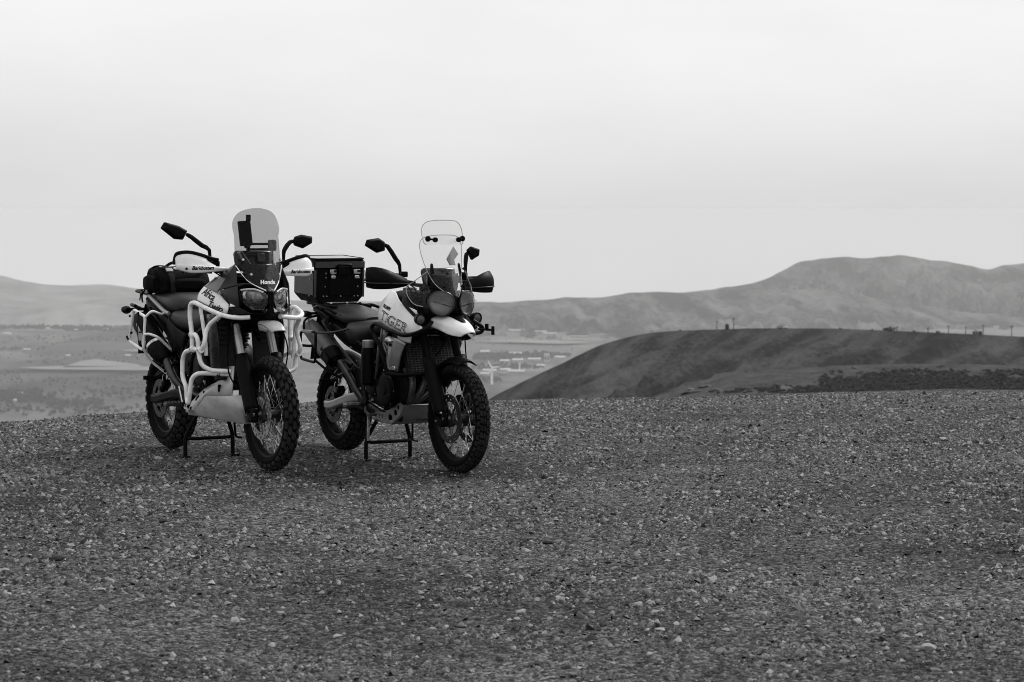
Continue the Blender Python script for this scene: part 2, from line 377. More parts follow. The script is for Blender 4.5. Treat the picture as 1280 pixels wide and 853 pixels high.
def spaced(a, b, n, lo, hi, k=22, first=None):
    f = (b-a)/(n-1)
    L = a-np.cumsum(f*np.power((1.0), np.arange(1)))*0
    up = b+(hi-b)*np.power(np.linspace(0, 1, k+1)[1:], 3.2); dn = a-(a-lo)*np.power(np.linspace(0, 1, k+1)[1:], 3.2)
    return np.concatenate([dn[::-1], np.linspace(a, b, n), up])
gx = spaced(-6.5, 6.5, 230, -1100, 1100); gy = spaced(6.5, 25.0, 320, -1000, 1150)
GX, GY = np.meshgrid(gx, gy); GZ = np.maximum(gz(GX, GY), -515)
ground = gridmesh('ground', GX, GY, GZ, 'gravel_ground')
ground['label'] = 'grey gravel hilltop the motorcycles stand on'

# loose stones: real geometry, one mesh of many chips
def chips(n, xr, yr, lo, hi, seed, dens=None):
    r = np.random.default_rng(seed)
    base = np.array([[1, 0, -.35], [.25, .95, -.35], [-.85, .55, -.35], [-.8, -.6, -.35], [.3, -.9, -.35], [.3, .1, 1], [-.3, -.1, .9]])
    tri = np.array([[0, 1, 5], [1, 2, 5], [2, 6, 5], [2, 3, 6], [3, 4, 6], [4, 5, 6], [4, 0, 5]])
    u = r.random(n); y = np.sqrt(yr[0]**2+u*(yr[1]**2-yr[0]**2)); x = (r.random(n)*2-1)*(y*.228+.8)
    cl = fbm(x*1.1+31, y*1.1+7, 3)+.7*fbm(x*.5+11, y*.28+3, 2); keep = r.random(n) < np.clip(.66+1.6*cl, .22, 1); x, y = x[keep], y[keep]; n = len(x)
    s = lo*np.power(hi/lo, np.power(r.random(n), 2.6))
    V = base[None]*(1+.28*r.standard_normal((n, 7, 3)))
    V = V*np.stack([s*(.75+.5*r.random(n)), s*(.55+.4*r.random(n)), s*(.30+.45*r.random(n))], -1)[:, None]*.5
    a = r.random(n)*2*np.pi; ca, sa = np.cos(a)[:, None], np.sin(a)[:, None]
    ta = r.standard_normal(n)*.38; ct, st = np.cos(ta)[:, None], np.sin(ta)[:, None]
    X, Y, Z = V[..., 0], V[..., 1], V[..., 2]; X, Z = X*ct-Z*st, X*st+Z*ct; X, Y = X*ca-Y*sa, X*sa+Y*ca
    z0 = gz(x, y)+s*.06
    co = np.stack([X+x[:, None], Y+y[:, None], Z+z0[:, None]], -1).reshape(-1, 3)
    F = (tri[None]+7*np.arange(n)[:, None, None]).reshape(-1, 3)
    shade = np.clip(np.exp(r.standard_normal(n)*.66)*.090, .008, .28)
    return co, F, np.repeat(shade, 7)
def trimesh(name, co, F, shade, m):
    me = bpy.data.meshes.new(name); me.vertices.add(len(co)); me.vertices.foreach_set('co', co.ravel().astype(np.float32))
    me.loops.add(F.size); me.loops.foreach_set('vertex_index', F.ravel().astype(np.int32)); me.polygons.add(len(F))
    me.polygons.foreach_set('loop_start', np.arange(0, F.size, 3, dtype=np.int32)); me.polygons.foreach_set('loop_total', np.full(len(F), 3, dtype=np.int32))
    me.update(); me.validate()
    if shade is not None:
        a = me.attributes.new('shade', 'FLOAT', 'POINT'); a.data.foreach_set('value', shade.astype(np.float32))
    me.materials.append(MATS[m]); o = bpy.data.objects.new(name, me); COL.objects.link(o); return o
def stone_mat():
    m = bpy.data.materials.new('stone_chips'); m.use_nodes = True; t = m.node_tree; b = t.nodes['Principled BSDF']; b.inputs['Roughness'].default_value = .85; b.inputs['Specular IOR Level'].default_value = .08
    a = N(t, 'ShaderNodeAttribute', attribute_name='shade'); c = N(t, 'ShaderNodeTexCoord'); n = N(t, 'ShaderNodeTexNoise'); n.inputs['Scale'].default_value = 90; n.inputs['Detail'].default_value = 4
    t.links.new(c.outputs['Object'], n.inputs['Vector']); r = N(t, 'ShaderNodeMapRange'); r.inputs[3].default_value = .6; r.inputs[4].default_value = 1.4; t.links.new(n.outputs[0], r.inputs[0])
    k = N(t, 'ShaderNodeMath', operation='MULTIPLY'); t.links.new(a.outputs['Fac'], k.inputs[0]); t.links.new(r.outputs[0], k.inputs[1]); t.links.new(k.outputs[0], b.inputs['Base Color'])
    MATS['stone_chips'] = m
stone_mat()
parts = [chips(310000, None, (7.0, 22.5), .0095, .038, 3), chips(26000, None, (7.0, 22), .020, .054, 4)]
co = np.concatenate([p[0] for p in parts]); F = np.concatenate([parts[0][1], parts[1][1]+len(parts[0][0])]); sh = np.concatenate([p[2] for p in parts])
tag(trimesh('gravel', co, F, sh, 'stone_chips'), 'loose grey stone chips covering the hilltop', 'gravel', kind='stuff')

# the stones one can pick out
mat('stone_pale', .26, .8, var=.35, vscale=30, bump=.5, bscale=40); mat('stone_dark', .028, .85, var=.4, vscale=30, bump=.5, bscale=40); mat('stone_mid', .13, .85, var=.35, vscale=30, bump=.5, bscale=40)
def stone_mesh(seed, flat):
    bm = bmesh.new(); bmesh.ops.create_icosphere(bm, subdivisions=2, radius=.5); rr = random.Random(seed); o = Vector((rr.random()*50, rr.random()*50, rr.random()*50))
    for v in bm.verts:
        d = 1+.55*mnoise.noise(v.co*2.1+o)+.2*mnoise.noise(v.co*5+o); v.co *= d; v.co.z *= flat; v.co.y *= .75
    me = bpy.data.meshes.new('stone'); bm.to_mesh(me); bm.free(); return me
SM = {k: [stone_mesh(i*7+len(k), f) for i in range(4)] for k, f in (('pale', .55), ('dark', .45), ('mid', .5))}
for k in SM:
    for me in SM[k]: me.materials.append(MATS['stone_'+k])
LAB = {'pale': 'pale rounded stone lying loose on the gravel', 'dark': 'dark flat stone lying loose on the gravel', 'mid': 'mid grey weathered stone lying loose on the gravel'}
STONES = [(209,752,9,'pale'),(29,744,9,'pale'),(41,812,13,'mid'),(72,701,18,'dark'),(232,719,10,'mid'),(6,715,10,'pale'),(91,786,9,'pale'),(126,739,11,'pale'),(203,653,11,'dark'),(267,618,9,'dark'),
 (350,753,9,'pale'),(256,829,12,'dark'),(211,771,13,'mid'),(89,831,15,'mid'),(198,575,11,'pale'),(651,752,12,'pale'),(646,760,9,'pale'),(577,768,11,'mid'),(558,768,9,'pale'),(541,770,9,'pale'),(582,690,14,'mid'),
 (405,676,11,'pale'),(498,685,11,'mid'),(603,656,10,'mid'),(685,668,12,'dark'),(812,805,12,'pale'),(716,826,12,'mid'),(572,787,9,'mid'),(586,708,12,'pale'),(529,713,8,'pale'),(640,706,9,'pale'),(649,848,13,'pale'),(421,779,11,'pale'),
 (1175,801,10,'mid'),(1169,822,14,'mid'),(1072,763,13,'pale'),(1096,766,8,'pale'),(1080,622,8,'pale'),(1261,642,12,'dark'),(1134,680,8,'dark'),(1197,742,9,'pale'),(1009,727,9,'pale'),(1107,790,9,'pale'),(904,842,10,'pale'),
 (926,793,10,'mid'),(985,818,9,'pale'),(1182,646,7,'pale'),(900,548,7,'pale'),(1250,780,12,'mid'),(760,690,9,'dark'),(860,730,10,'mid'),(830,640,8,'dark'),(960,690,9,'dark'),(310,690,9,'mid'),(150,650,8,'dark'),(470,640,8,'mid')]
for i, (px, py, sz, k) in enumerate(STONES):
    p = at(px, py, 10.); t = EYE/(EYE-p.z); x, y = p.x*t, 10*t; s = sz/FPX*y
    o = bpy.data.objects.new('stone', SM[k][i % 4]); COL.objects.link(o); o.location = (x, y, float(gz(x, y))+s*.12); o.scale = (s*1.15, s, s*.9); o.rotation_euler = (.1*(i % 3-1), .1*(i % 5-2)*.5, i*1.3)
    tag(o, LAB[k], 'stone', k+' loose stones on the gravel')
p = at(1160, 800, 10.); t = EYE/(EYE-p.z); o = bpy.data.objects.new('stone', SM['pale'][1]); COL.objects.link(o); s = .056; o.location = (p.x*t, 10*t, float(gz(p.x*t, 10*t))+s*.15); o.scale = (s*1.2, s, s*1.1)
tag(o, 'largest pale rounded stone on the gravel, with a smaller grey one touching it', 'stone')

# ------------------------------------------------------------------ valley, hills and mountains
VZ = -500.0
vx = np.linspace(-14000, 14000, 60); vy = np.concatenate([np.linspace(600, 12100, 60)]); VX, VY = np.meshgrid(vx, vy)
gridmesh('valley', VX, VY, np.full_like(VX, VZ)+6*fbm(VX/1500, VY/1500, 3), 'valley')
def ridge(name, skyl, Dc, foot, Df, back, amp, freq, m, nx=320, ny=90, prof=1., skew=0., rough=.5, stretch=1.9/.55, ridged=True, fineamp=0., kind='structure', spurs=None, skirt=None):
    sx = [p[0] for p in skyl]; sy = [p[1] for p in skyl]; px = np.linspace(sx[0], sx[-1], nx)
    # a smooth skyline through the given points
    cs = catmull([(a, b, 0) for a, b in skyl], 600); S = np.interp(px, [c.x for c in cs], [c.y for c in cs])
    S = S+fineamp*fbm(px/28., px*0+freq*100, 4)
    t = np.concatenate([np.linspace(0, 1, ny), 1+np.linspace(.04, 1, 14)])
    PX, T = np.meshgrid(px, t); SS = np.tile(S, (len(t), 1)); tf = np.minimum(T, 1)
    D = np.where(T <= 1, Df+(Dc-Df)*tf, Dc+(T-1)*back)
    FT = np.tile(np.interp(px, *zip(*foot)) if isinstance(foot, list) else np.full(nx, foot), (len(t), 1))
    PY = FT+(SS-FT)*np.power(tf, prof)
    sy_, cy_ = math.sin(PITCH), math.cos(PITCH); b = (426.5-PY)/FPX; a = (PX-640)/FPX
    dy = cy_+b*sy_; dz = -sy_+b*cy_; Z = EYE+dz/dy*D; X = a/dy*D
    crest = Z[ny-1][None]; Z = np.where(T <= 1, Z, crest-(crest-(VZ-20))*np.power(np.clip(T-1, 0, 1), 1.25))
    env = 2.2*np.sqrt(tf)*(1-tf)*(T <= 1)
    q = X/freq+skew*D/freq
    warp = fbm(X/freq*.6+5, D/freq*.6, 2)*.8
    n = fbm(q+warp, D/(freq*stretch)+warp*.5, 5, rough, ridged)
    n = n-np.percentile(n, 93)
    Z = Z+amp*env*n
    if spurs:
        A_, sp_, sk_ = spurs; qq = (X-sk_*(D-Df))/sp_+.55*fbm(X/60+3, D/150, 3)+.12*fbm(X/9, D/60, 3); Z = Z-A_*np.sqrt(tf)*(1-tf**3)*(T <= 1)*np.power(np.abs(np.sin(np.pi*qq)), .8)*(.55+.9*np.clip(fbm(X/70+9, D/200+2, 2)+.5, 0, 1))
    if skirt:
        k = np.linspace(1, .08, 12)[:, None]; X0, D0, Z0 = X[0][None], D[0][None], Z[0][None]; D1 = D0-skirt[0]*k
        X = np.concatenate([X0*D1/D0, X]); Z = np.concatenate([Z0-skirt[1]*k**.8, Z]); D = np.concatenate([D1, D])
    o = gridmesh(name, X, D, Z, m, kind); return o, (lambda p: float(np.interp(p, px, S)))
# far left range, two layers
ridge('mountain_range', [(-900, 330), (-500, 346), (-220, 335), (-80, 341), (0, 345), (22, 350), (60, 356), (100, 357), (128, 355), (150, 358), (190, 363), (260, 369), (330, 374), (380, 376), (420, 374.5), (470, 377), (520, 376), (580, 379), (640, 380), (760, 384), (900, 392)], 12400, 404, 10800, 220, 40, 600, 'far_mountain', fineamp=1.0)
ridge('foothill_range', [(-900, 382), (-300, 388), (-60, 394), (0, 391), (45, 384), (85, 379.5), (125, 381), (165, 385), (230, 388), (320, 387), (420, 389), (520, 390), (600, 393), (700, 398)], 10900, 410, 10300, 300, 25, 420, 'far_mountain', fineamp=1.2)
# the slope beyond the town and the big mountain on the right
ridge('mountain_slope', [(180, 424), (260, 417), (340, 408), (410, 396), (470, 386), (540, 381), (600, 378), (640, 377.5), (690, 374), (706, 372), (750, 372), (790, 366), (850, 365.5), (890, 363), (930, 362), (990, 362), (1040, 364), (1090, 372), (1150, 382), (1250, 396), (1500, 410)], 10600, [(180, 446), (1500, 440)], 8600, 1500, 90, 330, 'mountain_grass', fineamp=1.2, skew=.3, spurs=(70., 190., .25))
ridge('mountain', [(780, 380), (840, 370), (890, 362), (925, 357), (952, 351), (975, 340), (1000, 328), (1020, 324.5), (1055, 321.5), (1085, 322.5), (1126, 319.5), (1160, 325), (1185, 327), (1210, 332), (1235, 337), (1255, 332), (1280, 329), (1330, 322), (1420, 330), (1600, 318), (1900, 340)], 12400, 425, 9600, 900, 150, 420, 'mountain_grass', nx=460, ny=180, fineamp=1.6, skew=-.25, spurs=(190., 270., .30))
# dark grass hill with gullies, and the lower ridge in front of it
SKH = [(560, 530), (590, 512), (615, 497), (640, 484), (670, 469.5), (700, 455.5), (730, 441), (760, 428.5), (800, 418.5), (840, 414), (900, 412), (960, 410.5), (1040, 411), (1100, 413), (1170, 416), (1240, 419), (1280, 421), (1420, 424), (1700, 430)]
HD = 1150.
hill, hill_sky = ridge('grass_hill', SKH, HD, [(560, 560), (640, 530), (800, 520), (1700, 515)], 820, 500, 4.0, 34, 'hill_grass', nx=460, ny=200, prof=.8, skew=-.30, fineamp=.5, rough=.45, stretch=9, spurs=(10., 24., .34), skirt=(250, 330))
SKR = [(815, 506), (838, 494), (858, 486), (885, 478), (920, 469), (980, 462), (1050, 457.5), (1120, 455.5), (1200, 455.5), (1280, 458), (1400, 462), (1700, 470)]
rdg, ridge_sky = ridge('near_ridge', SKR, 300, [(815, 512), (1000, 500), (1700, 500)], 245, 120, .8, 16, 'ridge_grass', nx=420, ny=120, prof=.7, skew=-.2, fineamp=1.0, skirt=(90, 75))

# ------------------------------------------------------------------ haze over the valley
hz = bpy.data.materials.new('haze'); hz.use_nodes = True; t = hz.node_tree; t.nodes.clear()
ho = N(t, 'ShaderNodeOutputMaterial'); pv = N(t, 'ShaderNodeVolumePrincipled'); pv.inputs['Color'].default_value = g(.97); pv.inputs['Density'].default_value = 4.1e-5; pv.inputs['Anisotropy'].default_value = 0.0
t.links.new(pv.outputs[0], ho.inputs['Volume']); MATS['haze'] = hz
mb = MB(); mb.box((0, 7500, (VZ-60+8)/2), (32000, 20000, 8-(VZ-60)))
tag(obj('haze', mb, 'haze', smooth=False), 'pale haze lying over the valley', 'haze', kind='stuff')

# ------------------------------------------------------------------ things in the valley
def plain(px, py):
    """where a bearing and depression meet the valley floor"""
    p = at(px, py, 1000.); k = (EYE-VZ)/(EYE-p.z); return Vector((p.x*k, 1000*k, VZ))
def pale_field(pxs, label):
    mb = MB(); k = [plain(a, b)+Vector((0, 0, 9)) for a, b in pxs]; mb.facets(k, [list(range(len(k)))]); o = obj('field', mb, 'pale_field', smooth=False); o['kind'] = 'structure'; o['label'] = label
pale_field([(78, 463), (100, 455), (118, 452.5), (140, 455), (172, 459), (178, 461.5)], 'pale bare field on the valley floor')
pale_field([(20, 463), (70, 461), (185, 462), (240, 466), (180, 466.5), (60, 465.5)], 'long pale field strip on the valley floor')
pale_field([(150, 441), (172, 439.5), (192, 441), (175, 443)], 'small pale field on the valley floor')
pale_field([(590, 429), (660, 427.5), (740, 431), (700, 433)], 'pale field below the mountain slope')
def gable(name, px, py, wpx, hpx, label, m='building_white', rm='roof_pale', group=None, flat=False, dpx=None, z0=None, Dfix=None, rz=0.):
    p = plain(px, py); s = p.y/FPX; W, Hh = wpx*s, hpx*s; Dp = (dpx or max(4, wpx*.6))*s
    r = empty(name, p, rz); wall = MB()
    wall.box((0, 0, Hh/2-4), (W, Dp, Hh+8)); obj('wall', wall, m, r, smooth=False)
    rf = MB()
    if flat: rf.box((0, 0, Hh+1.2), (W*1.02, Dp*1.02, 2.4))
    else: rf.prism([(-W*.52, -Dp*.54, Hh), (-W*.52, Dp*.54, Hh), (-W*.52, 0, Hh+max(4, Dp*.28))], (0, 0, 0)); rf = MB(); a = rf.ring([(-W*.52, -Dp*.54, Hh), (-W*.52, 0, Hh+max(4, Dp*.25)), (-W*.52, Dp*.54, Hh)]); b = rf.ring([(W*.52, -Dp*.54, Hh), (W*.52, 0, Hh+max(4, Dp*.25)), (W*.52, Dp*.54, Hh)]); rf.bridge(a, b); rf.face(a); rf.face(b[::-1])
    obj('roof', rf, rm, r, smooth=False)
    for k in range(max(2, int(wpx/3))):
        n = max(2, int(wpx/3)); wn = MB(); wn.box((-W/2+W*(k+.5)/n, -Dp/2-.6, Hh*.5), (W/n*.45, 1.6, Hh*.4)); obj('window', wn, 'window_dark', r, smooth=False)
    return tag(r, label, 'building', group)
GB = 'pale industrial sheds of the valley town'
for px, py, wp, hp in ((631, 454, 12, 3.0), (647, 453, 13, 3.2), (632, 465, 13, 3.0), (612, 466.5, 17, 3.5), (645, 468, 21, 4.), (606, 470, 11, 3), (668, 450.5, 16, 1.6), (644, 443.5, 16, 1.8), (606, 441, 12, 1.6), (700, 449, 13, 2.5), (676, 459, 10, 2.)):
    gable('shed', px, py, wp, hp, 'long pale shed in the valley town past the hill slope', group=GB, dpx=5)
gable('office_block', 628, 470.5, 11, 4.0, 'grey flat roofed block among the pale sheds of the town', 'building_grey', 'building_grey', flat=True)
gable('apartment_tower', 683.5, 452.5, 6.5, 9.5, 'tall pale tower block beside the grass hill slope', 'building_white', 'roof_pale', flat=True, dpx=4)
for px, py, wp in ((622, 412.2, 26), (650, 414, 30), (672, 415.8, 22), (688, 418, 16), (724, 417, 22)):
    gable('greenhouse', px, py, wp, 1.1, 'long white greenhouse below the far mountain slope', 'greenhouse', 'greenhouse', group='greenhouses on the valley floor', dpx=3, flat=False)
gable('long_barn', 724, 422.5, 23, 1.8, 'long low grey barn standing below the white greenhouse', 'building_grey', 'building_grey', dpx=3)
gable('storage_dome', 688.3, 435, 2.6, 1.8, 'small bright white silo standing alone in the fields', flat=True, dpx=2)
for px, py, wp in ((28, 494.5, 11), (11, 495, 4), (19, 503, 4)):
    gable('farmhouse', px, py, wp, 2.4, 'pale farm building among dark trees down in the valley', group='farm buildings in the left wood', dpx=4)
gable('farm_shed', 9.5, 418.5, 9, 1.6, 'lone white shed in the fields below the far range', dpx=3)
for px, py, wp in ((60, 412, 5), (118, 409, 6), (132, 413, 6), (95, 414, 4), (34, 438.5, 9), (140, 409, 4), (160, 446, 7), (85, 446, 6)):
    gable('cottage', px, py, wp, 1.4, 'tiny pale village house out on the valley floor', 'building_grey', 'roof_pale', group='village houses across the left plain', dpx=3)
# wind turbine and mast
def turbine(px, py, hpx, label):
    p = plain(px, py); s = p.y/FPX; h = hpx*s; r = empty('wind_turbine', p)
    mb = MB(); mb.cyl((0, 0, -10), (0, 0, h), 3.6, 2.6, 10); obj('tower', mb, 'turbine_white', r)
    mb = MB(); mb.box((0, 0, h+2), (5, 11, 5)); obj('nacelle', mb, 'turbine_white', r)
    for a in (118, 8, -118):
        mb = MB(); L = h*.55; ca, sa = math.cos(R(a)), math.sin(R(a)); mb.tube([(0, -7, h+2), (ca*L*.3, -7, h+2+sa*L*.3), (ca*L, -7, h+2+sa*L)], [1.6, 2.4, .5], 6); obj('blade', mb, 'turbine_white', r)
    tag(r, label, 'wind turbine')
turbine(614.7, 481, 20.5, 'white wind turbine standing among the sheds of the valley town')
p = plain(649.5, 463); s = p.y/FPX; mb = MB(); mb.cyl((0, 0, -5), (0, 0, 8*s), 2.2, 1.6, 8); mb.cyl((0, 0, 8*s), (0, 0, 9*s), 4, 4, 8)
o = obj('water_tower', mb, 'turbine_white', loc=p); tag(o, 'thin white mast among the sheds of the town', 'mast')

# trees: single ones as things, the woods as one mass
def leaf_clump(r, c, n, lo, hi, flatz=1.):
    """n small irregular leaf tufts (4-sided spindles) in a ball"""
    V = []; F = []
    for i in range(n):
        d = Vector((r.gauss(0, 1), r.gauss(0, 1), r.gauss(0, 1))).normalized()*(r.random()**.4); q = Vector(c)+Vector((d.x, d.y, d.z*flatz)); s = lo+(hi-lo)*r.random(); k = len(V)
        for e in ((s, 0, 0), (-.5*s, .87*s, .1*s), (-.5*s, -.87*s, -.1*s), (.1*s, 0, s), (0, .1*s, -.8*s)): V.append(q+Vector((e[0]*(.6+.8*r.random()), e[1]*(.6+.8*r.random()), e[2]*(.6+.8*r.random()))))
        F += [(k, k+1, k+3), (k+1, k+2, k+3), (k+2, k, k+3), (k+1, k, k+4), (k+2, k+1, k+4), (k, k+2, k+4)]
    return V, F
TREE = []
for sd_ in range(4):
    r = random.Random(sd_); mb = MB(); V, F_ = leaf_clump(r, (0, 0, .62), 70, .10, .24, 1.); mb.facets([(v.x*.42, v.y*.42, .62+(v.z-.62)*.42) for v in V], F_)
    tk = MB(); tk.tube([(0, 0, -.05), (.01, 0, .3), (0, .02, .6)], [.045, .035, .015], 6); TREE.append((mb, tk))
TM = []
for mb, tk in TREE:
    a = obj('crown', mb, 'tree_leaf', smooth=False, fixn=False); b = obj('trunk', tk, 'bark'); TM.append((a.data, b.data)); bpy.data.objects.remove(a); bpy.data.objects.remove(b)
def tree(p, h, label, group, i, name='tree', wide=1.):
    r = empty(name, p, i*1.1)
    for n_, d in zip(('crown', 'trunk'), TM[i % 4]):
        o = bpy.data.objects.new(n_, d); COL.objects.link(o); o.parent = r; o.scale = (h*wide, h*wide, h)
    return tag(r, label, 'tree', group)
rr = random.Random(5); i = 0
SPOT = [(57, 455, 3.4), (106, 444, 5), (124, 445, 4), (102, 463, 3.5), (150, 462, 3), (35, 454, 3), (63, 468, 4.5), (54, 438.5, 5), (48, 439, 4), (45, 491, 6), (62, 497, 6), (98, 499, 5), (116, 503, 6), (122, 502, 5), (154, 503, 6), (135, 495, 4), (90, 510, 5), (75, 516, 7), (160, 489, 4), (168, 470, 3.5), (145, 474, 3), (110, 478, 3), (20, 480, 3), (80, 486, 4), (176, 498, 5), (60, 507, 5), (30, 515, 6), (182, 512, 5), (142, 512, 6), (105, 512, 5)]
SPOT += [(rr.uniform(0, 185), rr.uniform(412, 450), rr.uniform(1.6, 3)) for _ in range(26)]+[(rr.uniform(592, 760), rr.uniform(395, 440), rr.uniform(1.4, 2.6)) for _ in range(22)]
for px, py, hp in SPOT:
    p = plain(px, py); L_ = ('lone dark tree standing in the fields below the far left range', 'scattered trees on the left plain') if px < 300 else ('lone dark tree standing in the fields between town and mountain slope', 'scattered trees beyond the town'); tree(p, hp*p.y/FPX*1.15, L_[0], L_[1], i, wide=1.25); i += 1
def wood(name, boxes, label):
    V = []; F_ = []; r = random.Random(len(boxes)*3)
    for x0, x1, y0, y1, n, hp in boxes:
        for _ in range(n):
            p = plain(r.uniform(x0, x1), r.triangular(y0, y1)); h = hp*p.y/FPX*r.uniform(.6, 1.25); v, f = leaf_clump(r, (0, 0, 0), 7, .35, .8, .9); k = len(V)
            V += [(p.x+q.x*h*.6, p.y+q.y*h*.6, p.z+h*.45+q.z*h*.45) for q in v]; F_ += [tuple(k+j for j in ff) for ff in f]
    mb = MB(); mb.facets(V, F_); o = obj(name, mb, 'tree_leaf', smooth=False, fixn=False); tag(o, label, 'wood', kind='stuff')
wood('woodland', [(-40, 50, 489, 501, 260, 6), (0, 70, 496, 506, 90, 5), (60, 130, 500, 512, 60, 5), (-40, 80, 408, 413, 330, 3.4), (80, 140, 408, 416, 260, 3.2), (130, 190, 409, 416, 110, 2.8), (-40, 190, 418, 430, 90, 2), (-40, 190, 440, 458, 70, 2.2), (-40, 190, 468, 484, 110, 2.6), (-20, 40, 434, 440, 50, 3), (0, 30, 463, 468, 30, 3), (-40, 185, 505, 522, 110, 5), (60, 190, 485, 500, 60, 4)], 'dark band of far woodland on the valley floor left of the motorcycles')
wood('town_trees', [(592, 640, 442, 452, 190, 3.6), (640, 690, 440, 450, 150, 3.4), (590, 660, 455, 463, 130, 3.4), (690, 712, 442, 448, 50, 3), (640, 680, 457, 462, 60, 3), (596, 626, 472, 480, 50, 3.5), (590, 760, 424, 428, 60, 1.6)], 'dark trees growing between the sheds of the valley town')

# ------------------------------------------------------------------ on the crest of the grass hill
def crest(px, dy=0.): return at(px, hill_sky(px)+dy, HD)
SP = HD/FPX
def pole(px, hpx, label, arm=True):
    p = crest(px); h = hpx*SP; r = empty('utility_pole', p-Vector((0, 0, .4)))
    mb = MB(); mb.cyl((0, 0, 0), (0, 0, h+.4), .2, .14, 8); obj('post', mb, 'pole_wood', r)
    mb = MB(); mb.box((0, 0, h-.3), (1.5, .16, .16))
    for q in (-.65, 0, .65): mb.cyl((q, 0, h-.22), (q, 0, h+.12), .07, .05, 6)
    obj('crossarm', mb, 'pole_wood', r); tag(r, label, 'pole', 'utility poles along the hill crest')
for px, hp in ((896, 11), (917, 14.5), (1185.5, 10), (1207, 9.5), (1229, 12.5), (1264.5, 13.5), (1160, 6)): pole(px, hp, 'thin wooden utility pole on the crest of the grass hill')
pole(1121, 6, 'short wooden utility pole beside the bush on the hill crest')
def hut(px):
    p = crest(px); r = empty('hut', p-Vector((0, 0, .4))); mb = MB(); mb.box((0, 0, 1.2), (1.7, 2.2, 2.4)); obj('wall', mb, 'shrub_leaf', r, smooth=False)
    mb = MB(); mb.prism([(-1, 0, 2.4), (1, 0, 2.4), (0, 0, 3.1)], (0, 2.5, 0)); obj('roof', mb, 'pole_wood', r, smooth=False); tag(r, 'tiny dark hut on the hill crest beside a utility pole', 'hut')
hut(908.8)
def far_car(px):
    p = crest(px); r = empty('parked_car', p-Vector((0, 0, .12)), .1)
    mb = MB(); mb.body([(-2.1, .75, .35, .85, 4), (-2.0, .84, .3, .95, 4), (0, .86, .28, .98, 4), (1.7, .84, .3, .92, 4), (2.1, .72, .36, .78, 4)], 16); obj('body', mb, 'car_white', r)
    mb = MB(); mb.body([(-1.6, .7, .92, 1.0, 3), (-1.1, .7, .92, 1.42, 4), (.2, .7, .92, 1.46, 4), (1.1, .72, .92, .98, 3)], 16); obj('cabin', mb, 'window_dark', r)
    mb = MB(); mb.box((-.45, 0, 1.46), (1.3, 1.2, .05)); obj('roof', mb, 'car_white', r)
    for x in (-1.3, 1.3):
        for y in (-.8, .8): mb = MB(); mb.cyl((x, y-.1, .33), (x, y+.1, .33), .33, seg=14); obj('wheel', mb, 'rubber', r)
    tag(r, 'small white car parked on the crest of the grass hill', 'car')
far_car(979)
def shrub(p, sz, label, group, i, flat=.55):
    r = random.Random(i+40); V, F_ = leaf_clump(r, (0, 0, 0), 60, .14, .34, 1.); mb = MB(); mb.facets([(v.x*.5, v.y*.5, .22+v.z*.5*flat) for v in V], F_)
    o = obj('shrub', mb, 'shrub_leaf', smooth=False, fixn=False, loc=p); o.scale = (sz, sz, sz); return tag(o, label, 'shrub', group)
for i, (px, sz) in enumerate(((975, 8), (1107, 8), (1113, 12), (1142, 5), (1172, 6), (1221.5, 12), (1050, 4), (1090, 4), (850, 4))):
    shrub(crest(px, .8), sz*SP, 'low dark bush on the crest of the grass hill', 'bushes along the hill crest', i)
# dark scrub on the face of the near ridge
def scrub():
    r = random.Random(12); V = []; F_ = []
    dg = bpy.context.evaluated_depsgraph_get(); from mathutils.bvhtree import BVHTree
    bv = BVHTree.FromObject(rdg, dg)
    for _ in range(9500):
        px = r.uniform(880, 1450); py = r.uniform(459, 492)
        top = float(np.interp(px, [880, 985, 1030, 1060, 1100, 1160, 1280, 1450], [492, 487, 473, 468, 465, 463, 467, 472])); nz_ = mnoise.noise(Vector((px/30, py/7, 0)))+.6*mnoise.noise(Vector((px/9, py/3, 4)))
        if (py-top)/9+nz_*1.2 < r.uniform(-.25, .75): continue
        q = at(px, py, 100.)-Vector((0, 0, EYE)); hit = bv.ray_cast(Vector((0, 0, EYE)), q.normalized())
        if hit[0] is None: continue
        h = r.uniform(.12, .42); v, f = leaf_clump(r, (0, 0, 0), 3, .45, .9, .8); k = len(V)
        V += [(hit[0].x+a.x*h, hit[0].y+a.y*h, hit[0].z+h*.2+a.z*h*.4) for a in v]; F_ += [tuple(k+j for j in ff) for ff in f]
    mb = MB(); mb.facets(V, F_); tag(obj('scrub', mb, 'shrub_leaf', smooth=False, fixn=False), 'dark scrub covering the face of the near ridge', 'scrub', kind='stuff')
    # outcrop rocks
    for i, (px, py, wd) in enumerate(((846, 489.5, 20), (864, 487.5, 16), (882, 484, 26), (862, 492, 24), (930, 490.5, 9), (982, 487.8, 24), (900, 489, 14))):
        q = at(px, py, 100.)-Vector((0, 0, EYE)); hit = bv.ray_cast(Vector((0, 0, EYE)), q.normalized())
        if hit[0] is None: continue
        s = wd/FPX*hit[0].y; me = stone_mesh(90+i, .22); me.materials.append(MATS['rock']); o = bpy.data.objects.new('outcrop_rock', me); COL.objects.link(o); o.location = hit[0]+Vector((0, 0, .05)); o.scale = (s*1.1, s*.8, s); o.rotation_euler = (.15, .05*i, i)
        tag(o, 'low dark rock slab at the foot of the near ridge', 'rock', 'rock slabs along the ridge foot')
scrub()
